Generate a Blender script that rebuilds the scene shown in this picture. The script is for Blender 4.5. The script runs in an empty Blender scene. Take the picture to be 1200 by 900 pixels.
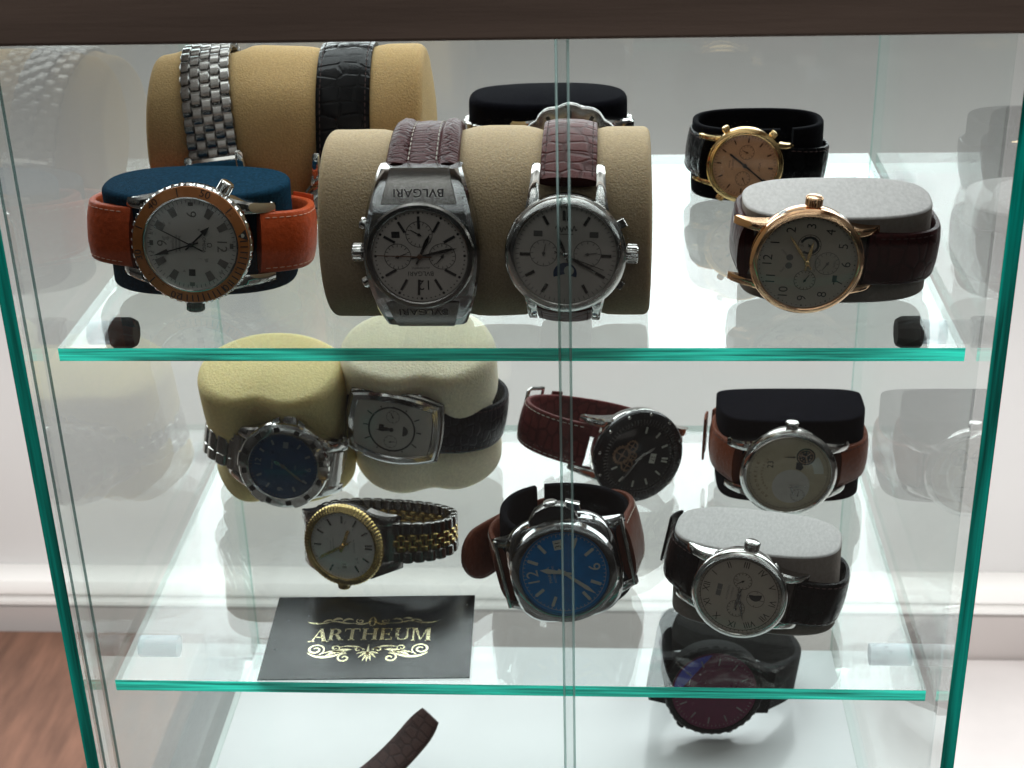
import bpy, bmesh, math, random
from math import sin, cos, pi, radians as rad
from mathutils import Matrix, Vector, noise

S = 0.001                       # everything below is written in millimetres
random.seed(4)
scene = bpy.context.scene
COL = scene.collection

# ------------------------------------------------------------------ materials
def new_mat(name):
    m = bpy.data.materials.new(name); m.use_nodes = True
    nt = m.node_tree
    for n in list(nt.nodes): nt.nodes.remove(n)
    out = nt.nodes.new('ShaderNodeOutputMaterial')
    return m, nt, out

def node(nt, t, **kw):
    n = nt.nodes.new(t)
    for k, v in kw.items():
        if k in n.inputs.keys(): n.inputs[k].default_value = v
        else: setattr(n, k, v)
    return n

def pbr(name, col, rough=0.5, metal=0.0, var=0.0, vscale=300., bump=0.0, bscale=800., spec=0.5, coat=0.0, sheen=0.0, sss=0.0, stretch=None, trans=0.0):
    m, nt, out = new_mat(name)
    b = node(nt, 'ShaderNodeBsdfPrincipled')
    b.inputs['Base Color'].default_value = (*col, 1); b.inputs['Roughness'].default_value = rough
    b.inputs['Metallic'].default_value = metal; b.inputs['Specular IOR Level'].default_value = spec
    b.inputs['Coat Weight'].default_value = coat; b.inputs['Coat Roughness'].default_value = 0.08
    if sheen:
        b.inputs['Sheen Weight'].default_value = sheen; b.inputs['Sheen Roughness'].default_value = 0.45
    if trans: b.inputs['Transmission Weight'].default_value = trans
    if sss:
        b.inputs['Subsurface Weight'].default_value = sss
        b.inputs['Subsurface Radius'].default_value = (0.006, 0.004, 0.002); b.inputs['Subsurface Scale'].default_value = 1.0
    tc = node(nt, 'ShaderNodeTexCoord')
    vec = tc.outputs['Object']
    if stretch:
        mp = node(nt, 'ShaderNodeMapping'); mp.inputs['Scale'].default_value = stretch
        nt.links.new(vec, mp.inputs[0]); vec = mp.outputs[0]
    if var:
        n = node(nt, 'ShaderNodeTexNoise', Scale=vscale, Detail=4.0); nt.links.new(vec, n.inputs['Vector'])
        r = node(nt, 'ShaderNodeMapRange'); r.inputs['From Min'].default_value = .3; r.inputs['From Max'].default_value = .7
        r.inputs['To Min'].default_value = 1 - var; r.inputs['To Max'].default_value = 1 + var
        nt.links.new(n.outputs['Fac'], r.inputs['Value'])
        mx = node(nt, 'ShaderNodeVectorMath', operation='SCALE'); mx.inputs[0].default_value = col
        nt.links.new(r.outputs[0], mx.inputs['Scale']); nt.links.new(mx.outputs[0], b.inputs['Base Color'])
        rr = node(nt, 'ShaderNodeMapRange'); rr.inputs['To Min'].default_value = max(0.02, rough - .08); rr.inputs['To Max'].default_value = min(1, rough + .08)
        nt.links.new(n.outputs['Fac'], rr.inputs['Value']); nt.links.new(rr.outputs[0], b.inputs['Roughness'])
    if bump:
        n2 = node(nt, 'ShaderNodeTexNoise', Scale=bscale, Detail=3.0); nt.links.new(vec, n2.inputs['Vector'])
        bp = node(nt, 'ShaderNodeBump', Strength=bump, Distance=0.0006)
        nt.links.new(n2.outputs['Fac'], bp.inputs['Height']); nt.links.new(bp.outputs[0], b.inputs['Normal'])
    nt.links.new(b.outputs[0], out.inputs[0])
    return m

def leather(name, col, croc=0.0, rough=0.38, cell=3.6, asp=1.55):
    """Leather on UVs laid in millimetres along the strap: scales (croc) or fine grain."""
    m, nt, out = new_mat(name)
    b = node(nt, 'ShaderNodeBsdfPrincipled', Roughness=rough)
    b.inputs['Specular IOR Level'].default_value = .12
    uv = node(nt, 'ShaderNodeTexCoord')
    n = node(nt, 'ShaderNodeTexNoise', Scale=1.1 if croc else .42, Detail=6.0, Roughness=.62); nt.links.new(uv.outputs['UV'], n.inputs['Vector'])
    h = n.outputs['Fac']
    r = node(nt, 'ShaderNodeMapRange'); r.inputs['To Min'].default_value = .6; r.inputs['To Max'].default_value = 1.4
    nt.links.new(n.outputs['Fac'], r.inputs['Value'])
    sc_ = node(nt, 'ShaderNodeVectorMath', operation='SCALE'); sc_.inputs[0].default_value = col
    nt.links.new(r.outputs[0], sc_.inputs['Scale'])
    colout = sc_.outputs[0]
    bp = node(nt, 'ShaderNodeBump', Strength=.35 if croc else .6, Distance=.0003 if croc else .0007)
    if croc:
        mp = node(nt, 'ShaderNodeMapping'); mp.inputs['Scale'].default_value = (1 / cell, 1 / (cell * asp), 1)
        nt.links.new(uv.outputs['UV'], mp.inputs[0])
        v = node(nt, 'ShaderNodeTexVoronoi', feature='DISTANCE_TO_EDGE'); v.inputs['Randomness'].default_value = .55; v.inputs['Scale'].default_value = 1.0
        nt.links.new(mp.outputs[0], v.inputs['Vector'])
        e = node(nt, 'ShaderNodeMapRange', interpolation_type='SMOOTHSTEP'); e.inputs['From Max'].default_value = .16
        nt.links.new(v.outputs['Distance'], e.inputs['Value'])
        ad = node(nt, 'ShaderNodeMath', operation='MULTIPLY_ADD'); ad.inputs[1].default_value = .25
        nt.links.new(n.outputs['Fac'], ad.inputs[0]); nt.links.new(e.outputs[0], ad.inputs[2]); h = ad.outputs[0]
        mr = node(nt, 'ShaderNodeMapRange'); mr.inputs['To Min'].default_value = .6
        nt.links.new(e.outputs[0], mr.inputs['Value'])
        s2 = node(nt, 'ShaderNodeVectorMath', operation='SCALE'); nt.links.new(colout, s2.inputs[0]); nt.links.new(mr.outputs[0], s2.inputs['Scale'])
        colout = s2.outputs[0]
        bp.inputs['Strength'].default_value = croc; bp.inputs['Distance'].default_value = .0005
    nt.links.new(h, bp.inputs['Height']); nt.links.new(bp.outputs[0], b.inputs['Normal'])
    nt.links.new(colout, b.inputs['Base Color'])
    nt.links.new(b.outputs[0], out.inputs[0])
    return m

def thin_glass(name, tint=(.965, .985, .98), rough=0.0, haze=0.0, gain=1.0):
    """Float glass face: Fresnel mirror over clear transmission, the same from both sides."""
    m, nt, out = new_mat(name)
    g = node(nt, 'ShaderNodeNewGeometry')
    io = node(nt, 'ShaderNodeMath', operation='MULTIPLY_ADD'); io.inputs[1].default_value = 1 / 1.52 - 1.52; io.inputs[2].default_value = 1.52
    nt.links.new(g.outputs['Backfacing'], io.inputs[0])
    fr = node(nt, 'ShaderNodeFresnel'); nt.links.new(io.outputs[0], fr.inputs['IOR'])
    t = node(nt, 'ShaderNodeBsdfTransparent'); t.inputs[0].default_value = (*tint, 1)
    gl = node(nt, 'ShaderNodeBsdfGlossy', Roughness=rough); gl.inputs[0].default_value = (gain, gain, gain, 1)
    mx = node(nt, 'ShaderNodeMixShader')
    nt.links.new(fr.outputs[0], mx.inputs[0]); nt.links.new(t.outputs[0], mx.inputs[1]); nt.links.new(gl.outputs[0], mx.inputs[2])
    sh = mx.outputs[0]
    if haze:                                   # dust and finger smears on the pane
        df = node(nt, 'ShaderNodeBsdfDiffuse'); df.inputs[0].default_value = (.8, .8, .8, 1)
        tc = node(nt, 'ShaderNodeTexCoord'); nn = node(nt, 'ShaderNodeTexNoise', Scale=14.0, Detail=6.0, Roughness=.65)
        nt.links.new(tc.outputs['Object'], nn.inputs['Vector'])
        mr = node(nt, 'ShaderNodeMapRange'); mr.inputs['From Min'].default_value = .35; mr.inputs['From Max'].default_value = .8; mr.inputs['To Max'].default_value = haze
        nt.links.new(nn.outputs['Fac'], mr.inputs['Value'])
        m2 = node(nt, 'ShaderNodeMixShader'); nt.links.new(mr.outputs[0], m2.inputs[0]); nt.links.new(sh, m2.inputs[1]); nt.links.new(df.outputs[0], m2.inputs[2]); sh = m2.outputs[0]
    nt.links.new(sh, out.inputs[0])
    return m

def edge_glass(name, c_trans, c_diff, clear=0.0, streak=True, glow=0.0, smap=(22, 22, 900)):
    """Ground edge of a glass pane: green light that has travelled through the slab comes out here."""
    m, nt, out = new_mat(name)
    tr = node(nt, 'ShaderNodeBsdfTranslucent'); df = node(nt, 'ShaderNodeBsdfDiffuse'); df.inputs[0].default_value = (*c_diff, 1)
    tc = node(nt, 'ShaderNodeTexCoord')
    if streak:
        mp = node(nt, 'ShaderNodeMapping'); mp.inputs['Scale'].default_value = smap
        nt.links.new(tc.outputs['Object'], mp.inputs[0])
        nz = node(nt, 'ShaderNodeTexNoise', Scale=1.0, Detail=2.0); nt.links.new(mp.outputs[0], nz.inputs['Vector'])
        mr = node(nt, 'ShaderNodeMapRange'); mr.inputs['From Min'].default_value = .3; mr.inputs['From Max'].default_value = .7
        mr.inputs['To Min'].default_value = .25; mr.inputs['To Max'].default_value = 1.7
        nt.links.new(nz.outputs['Fac'], mr.inputs['Value'])
        vs = node(nt, 'ShaderNodeVectorMath', operation='SCALE'); vs.inputs[0].default_value = c_trans
        nt.links.new(mr.outputs[0], vs.inputs['Scale']); nt.links.new(vs.outputs[0], tr.inputs[0])
    else: tr.inputs[0].default_value = (*c_trans, 1)
    ad = node(nt, 'ShaderNodeAddShader'); nt.links.new(tr.outputs[0], ad.inputs[0]); nt.links.new(df.outputs[0], ad.inputs[1])
    if glow:                                   # emission put in to stand for light guided out of the slab
        em = node(nt, 'ShaderNodeEmission', Strength=glow)
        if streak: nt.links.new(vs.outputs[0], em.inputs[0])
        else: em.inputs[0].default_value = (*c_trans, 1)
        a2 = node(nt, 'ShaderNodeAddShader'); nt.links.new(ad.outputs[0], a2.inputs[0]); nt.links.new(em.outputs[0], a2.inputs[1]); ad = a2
    gl = node(nt, 'ShaderNodeBsdfGlossy', Roughness=.12); mx = node(nt, 'ShaderNodeMixShader'); mx.inputs[0].default_value = .07
    nt.links.new(ad.outputs[0], mx.inputs[1]); nt.links.new(gl.outputs[0], mx.inputs[2]); sh = mx.outputs[0]
    if clear:
        tp = node(nt, 'ShaderNodeBsdfTransparent'); tp.inputs[0].default_value = (.80, .93, .90, 1)
        m2 = node(nt, 'ShaderNodeMixShader'); m2.inputs[0].default_value = clear
        nt.links.new(sh, m2.inputs[1]); nt.links.new(tp.outputs[0], m2.inputs[2]); sh = m2.outputs[0]
    nt.links.new(sh, out.inputs[0])
    return m

M = {}
M['steel'] = pbr('polished_steel', (.66, .65, .63), .09, 1)
M['brushed'] = pbr('brushed_steel', (.52, .51, .49), .24, 1)
M['dark_steel'] = pbr('dark_steel', (.22, .21, .20), .22, 1)
M['chrome'] = pbr('dark_chrome', (.40, .40, .40), .1, 1)
M['gold'] = pbr('polished_gold', (.83, .58, .27), .12, 1)
M['rose'] = pbr('rose_gold', (.80, .50, .30), .11, 1)
M['goldlink'] = pbr('worn_gold', (.50, .375, .16), .2, 1)
M['blackmetal'] = pbr('black_metal', (.008, .008, .009), .5, 0, .2, 600, spec=.12)
M['silver_dial'] = pbr('silver_dial', (.70, .67, .63), .3, .4, .05, 250)
M['white_dial'] = pbr('white_dial', (.66, .61, .56), .42, 0, .04, 250)
M['warm_dial'] = pbr('warm_dial', (.56, .48, .40), .5, 0, .04, 250)
M['cream_dial'] = pbr('cream_dial', (.52, .455, .32), .45, .15, .06, 250)
M['grey_dial'] = pbr('grey_dial', (.58, .56, .51), .45, .1, .05, 250)
M['salmon_dial'] = pbr('salmon_dial', (.82, .47, .26), .38, .3, .08, 250)
M['blue_dial'] = pbr('blue_dial', (.012, .23, .60), .32, .15, .12, 200)
M['navy_dial'] = pbr('navy_dial', (.014, .055, .14), .3, .2, .15, 250)
M['black_dial'] = pbr('black_dial', (.006, .006, .007), .4, 0, .2, 300, spec=.3)
M['red_dial'] = pbr('dark_red_screen', (.085, .005, .03), .25, 0, .1, 200, spec=.2)
M['screen_blue'] = pbr('blue_screen', (.07, .07, .34), .25, 0, .1, 200, spec=.2)
M['bronze'] = pbr('bronze_works', (.30, .19, .12), .35, .9, .3, 900)
M['ink'] = pbr('black_print', (.018, .017, .017), .5)
M['grey_ink'] = pbr('grey_print', (.16, .15, .14), .5)
M['brown_ink'] = pbr('brown_print', (.12, .05, .02), .5)
M['lume'] = pbr('pale_lume', (.62, .64, .56), .5)
M['dim_lume'] = pbr('dim_lume', (.22, .25, .27), .5)
M['orange'] = pbr('orange_bezel', (.52, .19, .055), .3, .35, .1, 300)
M['blackbezel'] = pbr('black_bezel', (.018, .018, .02), .25, .2, .1, 400)
M['orange_leather'] = leather('orange_leather', (.60, .10, .03), 0, .34)
M['burg_croc'] = leather('burgundy_croc', (.10, .022, .020), .5, .36, 4.6)
M['burg_ridge'] = leather('burgundy_wrinkled', (.075, .016, .018), .6, .3, 1.5, 4.5)
M['dark_burg'] = leather('dark_burgundy', (.055, .012, .012), .25, .36, 5)
M['wine_leather'] = leather('wine_leather', (.15, .035, .034), .2, .34, 5)
M['black_croc'] = leather('black_croc', (.005, .005, .006), .3, .16, 5.5)
M['navy_leather'] = leather('blackish_leather', (.016, .017, .022), .5, .36, 3.4)
M['tan_leather'] = leather('tan_leather', (.20, .052, .022), .0, .36)
M['brown_leather'] = leather('brown_leather', (.135, .038, .020), .0, .38)
M['dark_brown_leather'] = leather('dark_brown_leather', (.075, .038, .033), .15, .42, 5)
M['thread_white'] = pbr('pale_thread', (.55, .50, .44), .8)
M['thread_dark'] = pbr('dark_thread', (.05, .02, .018), .8)
M['thread_orange'] = pbr('orange_thread', (.75, .42, .30), .8)
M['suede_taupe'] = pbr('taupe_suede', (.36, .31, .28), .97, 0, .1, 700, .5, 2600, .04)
M['foam_tan'] = pbr('tan_foam', (.48, .37, .235), .95, 0, .12, 1100, .6, 1300, .22, sss=.25)
M['foam_tan_dark'] = pbr('deep_tan_foam', (.55, .375, .175), .95, 0, .12, 1100, .6, 1300, .22, sss=.25)
M['foam_yellow'] = pbr('yellow_foam', (.96, .80, .40), .95, 0, .08, 700, .6, 900, .25, sss=.25)
M['foam_cream'] = pbr('cream_foam', (.94, .85, .63), .95, 0, .08, 700, .6, 900, .25, sss=.25)
M['velvet_navy'] = pbr('navy_velvet', (.009, .042, .078), .95, 0, .3, 900, .6, 2600, .04)
M['velvet_black'] = pbr('black_velvet', (.005, .005, .008), .95, 0, .35, 900, .6, 2600, .03)
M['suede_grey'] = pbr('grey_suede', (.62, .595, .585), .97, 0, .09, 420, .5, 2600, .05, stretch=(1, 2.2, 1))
M['cuff_black'] = pbr('black_plush', (.006, .006, .008), .95, 0, .3, 700, .5, 2600, .04)
M['rubber'] = pbr('black_rubber', (.006, .006, .007), .6, 0, .2, 400, spec=.12)
M['frost'] = pbr('frosted_plastic', (.62, .68, .76), .3, 0, .05, 300, trans=.35)
M['glass'] = thin_glass('clear_glass')
M['door_glass'] = thin_glass('door_glass', (.955, .97, .968), haze=.004)
M['crystal'] = thin_glass('watch_crystal', (.97, .97, .97))
M['edge'] = edge_glass('glass_edge_bright', (.035, .64, .49), (.01, .13, .10), glow=.09)
M['edge_dark'] = edge_glass('glass_edge_deep', (.001, .11, .085), (.001, .05, .04), smap=(500, 20, 14), glow=.05)
M['edge_pale'] = edge_glass('glass_edge_pale', (.30, .45, .43), (.10, .14, .13), .95, streak=False)
M['edge_polish'] = edge_glass('polished_glass_edge', (.55, .60, .60), (.12, .13, .13), .62, streak=False)
M['taupe'] = pbr('taupe_paint', (.46, .42, .405), .45, 0, .04, 10, .06, 90)  # lower skirting darkened by colour to stand for shade under the moulding
M['door_edge'] = edge_glass('ground_door_edge', (.10, .13, .13), (.05, .06, .06), .45, streak=False)
M['wall'] = pbr('painted_wall', (.57, .562, .555), .8, 0, .025, 6, .12, 260)
M['gloss_white'] = pbr('gloss_white_paint', (.80, .79, .77), .25, 0, .03, 12, .05, 90)
M['base_white'] = pbr('white_laminate', (.88, .90, .90), .16, 0, .03, 30)
M['floor'] = pbr('pale_floor', (.66, .63, .62), .6, 0, .05, 20, .1, 120)
M['dark_floor'] = pbr('dark_floor', (.045, .034, .03), .5, 0, .3, 12, .1, 90)
M['wood'] = pbr('brown_wood', (.175, .088, .058), .6, 0, .3, 22, .2, 160, stretch=(4, .8, 4))
M['beam'] = pbr('dark_wood_top', (.34, .25, .205), .55, 0, .2, 14, .15, 120, stretch=(.4, 6, 6))
M['card'] = pbr('black_card', (.010, .013, .015), .24, 0, .1, 300, spec=.6)
M['foil'] = pbr('gold_foil', (.86, .78, .52), .22, 1, .1, 700, .15, 900)

# ------------------------------------------------------------------ mesh builder
class MB:
    def __init__(s): s.v = []; s.f = []; s.uv = []; s.mi = []
    def add(s, vs, fs, mx=None, uvs=None, mi=0):
        o = len(s.v)
        for p in vs:
            p = Vector(p)
            s.v.append(mx @ p if mx is not None else p)
        for i, f in enumerate(fs):
            s.f.append([o + k for k in f]); s.mi.append(mi)
            s.uv.append([uvs[k] for k in f] if uvs else None)
        return s
    def lathe(s, prof, seg=72, mx=None, rf=None):
        vs, fs = [], []
        n = len(prof)
        for k in range(seg):
            a = 2 * pi * k / seg
            for (r, z) in prof:
                q = r * (rf(r, z, a) if rf else 1)
                vs.append((q * sin(a), q * cos(a), z))
        for k in range(seg):
            k2 = (k + 1) % seg
            for j in range(n - 1):
                fs.append((k * n + j, k2 * n + j, k2 * n + j + 1, k * n + j + 1))
        return s.add(vs, fs, mx)
    def rings(s, rings, closed=True, caps=True, mx=None):
        n = len(rings[0]); vs = [p for r in rings for p in r]; fs = []
        for j in range(len(rings) - 1):
            for k in range(n if closed else n - 1):
                k2 = (k + 1) % n
                fs.append((j * n + k, j * n + k2, (j + 1) * n + k2, (j + 1) * n + k))
        if caps:
            fs.append(tuple(range(n - 1, -1, -1))); fs.append(tuple((len(rings) - 1) * n + k for k in range(n)))
        return s.add(vs, fs, mx)
    def box(s, x0, x1, y0, y1, z0, z1, mx=None, mi=0):
        vs = [(x, y, z) for z in (z0, z1) for y in (y0, y1) for x in (x0, x1)]
        return s.add(vs, [(0, 2, 3, 1), (4, 5, 7, 6), (0, 1, 5, 4), (2, 6, 7, 3), (0, 4, 6, 2), (1, 3, 7, 5)], mx, mi=mi)
    def prism(s, poly, z0, z1, mx=None, ch=0.0):
        """poly in XY extruded along Z with chamfered rims (ch = fraction drawn in)."""
        cx = sum(p[0] for p in poly) / len(poly); cy = sum(p[1] for p in poly) / len(poly)
        def r(z, k): return [(cx + (p[0] - cx) * k, cy + (p[1] - cy) * k, z) for p in poly]
        d = (z1 - z0)
        if ch: rg = [r(z0, 1 - ch), r(z0 + d * .15, 1), r(z1 - d * .15, 1), r(z1, 1 - ch)]
        else: rg = [r(z0, 1), r(z1, 1)]
        return s.rings(rg, mx=mx)
    def disc(s, r, z, seg=64, cx=0, cy=0):
        vs = [(cx + r * sin(2 * pi * k / seg), cy + r * cos(2 * pi * k / seg), z) for k in range(seg)]
        return s.add(vs, [tuple(range(seg - 1, -1, -1))])
    def ring(s, r0, r1, z, cx=0, cy=0, seg=56, a0=0, a1=2 * pi):
        full = abs(a1 - a0 - 2 * pi) < 1e-6
        vs, fs = [], []
        for k in range(seg + (0 if full else 1)):
            a = a0 + (a1 - a0) * k / seg
            vs += [(cx + r0 * sin(a), cy + r0 * cos(a), z), (cx + r1 * sin(a), cy + r1 * cos(a), z)]
        n = len(vs) // 2
        for k in range(n if full else n - 1):
            k2 = (k + 1) % n
            fs.append((2 * k, 2 * k + 1, 2 * k2 + 1, 2 * k2))
        return s.add(vs, fs)
    def tick(s, ang, r0, r1, w, z, h=0.0, cx=0, cy=0, w1=None):
        a = rad(ang); mx = Matrix.Translation((cx, cy, 0)) @ Matrix.Rotation(-a, 4, 'Z')
        w1 = w if w1 is None else w1
        poly = [(-w / 2, r0), (w / 2, r0), (w1 / 2, r1), (-w1 / 2, r1)]
        if h: return s.prism(poly, z, z + h, mx)
        return s.add([(p[0], p[1], z) for p in poly], [(0, 1, 2, 3)], mx)
    def tube(s, pts, r, seg=8):
        pts = [Vector(p) for p in pts]; rg = []
        up = None
        for i, p in enumerate(pts):
            t = (pts[min(i + 1, len(pts) - 1)] - pts[max(i - 1, 0)]).normalized()
            if up is None: up = t.orthogonal()
            a = (up - t * up.dot(t)).normalized(); up = a; b = t.cross(a)
            rr = r[i] if isinstance(r, (list, tuple)) else r
            rg.append([tuple(p + a * (rr * cos(2 * pi * k / seg)) + b * (rr * sin(2 * pi * k / seg))) for k in range(seg)])
        return s.rings(rg)
    def text(s, st, size, x, y, rot=0, z=0, sx=1.0, mx=None):
        vs, fs = text_geo(st)
        m = Matrix.Translation((x, y, z)) @ Matrix.Rotation(-rad(rot), 4, 'Z') @ Matrix.Diagonal((size * sx, size, 1, 1))
        if mx is not None: m = mx @ m
        return s.add(vs, fs, m)
    def build(s, name, mat, parent=None, angle=32, merge=True, mats=None):
        me = bpy.data.meshes.new(name)
        me.from_pydata([(p[0] * S, p[1] * S, p[2] * S) for p in s.v], [], s.f)
        if any(u for u in s.uv):
            lay = me.uv_layers.new(name='UVMap'); k = 0
            for u in s.uv:
                for q in (u or []): lay.data[k].uv = q; k += 1
        for i, mi in enumerate(s.mi): me.polygons[i].material_index = mi
        bm = bmesh.new(); bm.from_mesh(me)
        if merge: bmesh.ops.remove_doubles(bm, verts=bm.verts, dist=2e-6)
        bmesh.ops.dissolve_degenerate(bm, edges=bm.edges, dist=1e-7)
        bmesh.ops.recalc_face_normals(bm, faces=bm.faces)
        bm.to_mesh(me); bm.free()
        for p in me.polygons: p.use_smooth = True
        me.set_sharp_from_angle(angle=rad(angle))
        for m in (mats or [mat]): me.materials.append(m)
        o = bpy.data.objects.new(name, me); COL.objects.link(o)
        if parent: o.parent = parent
        return o

_txt = {}
def text_geo(st):
    if st not in _txt:
        c = bpy.data.curves.new('t', 'FONT'); c.body = st; c.align_x = 'CENTER'; c.align_y = 'CENTER'; c.resolution_u = 3
        o = bpy.data.objects.new('t', c); COL.objects.link(o); bpy.context.view_layer.update()
        e = o.evaluated_get(bpy.context.evaluated_depsgraph_get()); me = e.to_mesh()
        _txt[st] = ([tuple(v.co) for v in me.vertices], [tuple(p.vertices) for p in me.polygons])
        e.to_mesh_clear(); bpy.data.objects.remove(o); bpy.data.curves.remove(c)
    return _txt[st]

def tag(o, label=None, cat=None, group=None, kind=None):
    if label: o['label'] = label
    if cat: o['category'] = cat
    if group: o['group'] = group
    if kind: o['kind'] = kind
    return o

def empty(name, mx):
    o = bpy.data.objects.new(name, None); COL.objects.link(o); o.empty_display_size = .01
    m = mx.copy(); m.translation = m.translation * S; o.matrix_world = m
    return o

def place(o, mx):
    m = mx.copy(); m.translation = m.translation * S; o.matrix_world = m; return o

def T(x, y, z): return Matrix.Translation((x, y, z))
def pose(pos, yaw, tilt, roll):
    """local X = 3 o'clock, Y = 12 o'clock, Z = out of the dial."""
    return T(*pos) @ Matrix.Rotation(rad(-yaw), 4, 'Z') @ Matrix.Rotation(rad(-tilt), 4, 'X') @ Matrix.Rotation(rad(90), 4, 'X') @ Matrix.Rotation(rad(-roll), 4, 'Z')

# ------------------------------------------------------------------ paths for straps
def sup(a, b, n, th):
    c, s = cos(th), sin(th)
    return (a * math.copysign(abs(c) ** (2 / n), c), b * math.copysign(abs(s) ** (2 / n), s))

def taut(pa, pb, pn, cy, cz, y0, y1, zl, n=110, soft=5):
    """strap pulled tight round a cushion from lug (y1,zl) behind it to lug (y0,zl)."""
    pts = [(cy + p[0], cz + p[1]) for p in (sup(pa, pb, pn, 2 * pi * k / 160) for k in range(160))]
    pts = [p for p in pts if not (p[1] > zl - .5 and y0 < p[0] < y1)] + [(y0, zl), (y1, zl)]
    pts = sorted(set(pts))
    def cross(o, a, b): return (a[0] - o[0]) * (b[1] - o[1]) - (a[1] - o[1]) * (b[0] - o[0])
    lo, up = [], []
    for p in pts:
        while len(lo) >= 2 and cross(lo[-2], lo[-1], p) <= 0: lo.pop()
        lo.append(p)
    for p in reversed(pts):
        while len(up) >= 2 and cross(up[-2], up[-1], p) <= 0: up.pop()
        up.append(p)
    h = lo[:-1] + up[:-1]                       # counter-clockwise in (y,z)
    if (y1, zl) in h: i = h.index((y1, zl))
    else: i = max(range(len(h)), key=lambda k: -abs(h[k][0] - y1) - abs(h[k][1] - zl))
    h = h[i:] + h[:i]                           # ccw from the +y lug goes over the top: reverse it
    h = [h[0]] + h[1:][::-1]
    if (y0, zl) in h: h = h[:h.index((y0, zl)) + 1]
    return resample(h, n, soft)

def resample(h, n, soft=0):
    L = [0]
    for a, b in zip(h, h[1:]): L.append(L[-1] + math.hypot(b[0] - a[0], b[1] - a[1]))
    out, j = [], 0
    for k in range(n):
        t = L[-1] * k / (n - 1)
        while j < len(L) - 2 and L[j + 1] < t: j += 1
        u = (t - L[j]) / max(1e-9, L[j + 1] - L[j])
        out.append((h[j][0] + (h[j + 1][0] - h[j][0]) * u, h[j][1] + (h[j + 1][1] - h[j][1]) * u))
    for _ in range(soft):
        o2 = out[:]
        for k in range(1, n - 1): o2[k] = tuple((out[k - 1][i] + 2 * out[k][i] + out[k + 1][i]) / 4 for i in (0, 1))
        out = o2
    return out

def frames(path):
    cy = sum(p[0] for p in path) / len(path); cz = sum(p[1] for p in path) / len(path)
    fr, s = [], 0
    for i, p in enumerate(path):
        a = path[max(0, i - 1)]; b = path[min(len(path) - 1, i + 1)]
        ty, tz = b[0] - a[0], b[1] - a[1]; l = math.hypot(ty, tz) or 1; ty /= l; tz /= l
        ny, nz = tz, -ty
        if i == 0: sign = 1 if (ny * (p[0] - cy) + nz * (p[1] - cz)) > 0 or True else -1
        if i: s += math.hypot(p[0] - path[i - 1][0], p[1] - path[i - 1][1])
        fr.append((p, (ty, tz), (ny, nz), s))
    # outward test on the middle of the loop
    m = fr[len(fr) // 2]
    if m[2][0] * (m[0][0] - cy) + m[2][1] * (m[0][1] - cz) < 0:
        fr = [(p, t, (-q[0], -q[1]), s) for p, t, q, s in fr]
    return fr

PAD = [(-1, .30), (-.95, .52), (-.84, .60), (-.72, .78), (-.45, 1), (0, 1.06), (.45, 1), (.72, .78), (.84, .60), (.95, .52), (1, .30)]
FLAT = [(-1, .55), (-.96, .9), (-.8, 1), (-.4, 1), (0, 1), (.4, 1), (.8, 1), (.96, .9), (1, .55)]
RIDGE = [(-1, .2), (-.93, .75), (-.75, 1.25), (-.55, 1.1), (-.42, .45), (-.34, .7), (0, .85), (.34, .7), (.42, .45), (.55, 1.1), (.75, 1.25), (.93, .75), (1, .2)]

def sweep_band(mb, fr, wf, t, prof, i0=0, i1=None, lift=0.0, tf=None):
    fr = fr[i0:i1]; rg, uv = [], []
    for (p, tg, n, s) in fr:
        w = wf(s) / 2; tt = t * (tf(s) if tf else 1)
        ring, u = [], []
        for (x, h) in prof:
            o = lift + tt * .5 * h
            ring.append((x * w, p[0] + n[0] * o, p[1] + n[1] * o)); u.append((s, x * w))
        for (x, h) in reversed(prof):
            o = lift - tt * .5 * min(1, h + .15)
            ring.append((x * w, p[0] + n[0] * o, p[1] + n[1] * o)); u.append((s, x * w + 60))
        rg.append(ring); uv += u
    n = len(rg[0]); vs = [q for r in rg for q in r]; fs = []
    for j in range(len(rg) - 1):
        for k in range(n):
            k2 = (k + 1) % n; fs.append((j * n + k, j * n + k2, (j + 1) * n + k2, (j + 1) * n + k))
    fs.append(tuple(range(n - 1, -1, -1))); fs.append(tuple((len(rg) - 1) * n + k for k in range(n)))
    return mb.add(vs, fs, uvs=uv)

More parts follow.
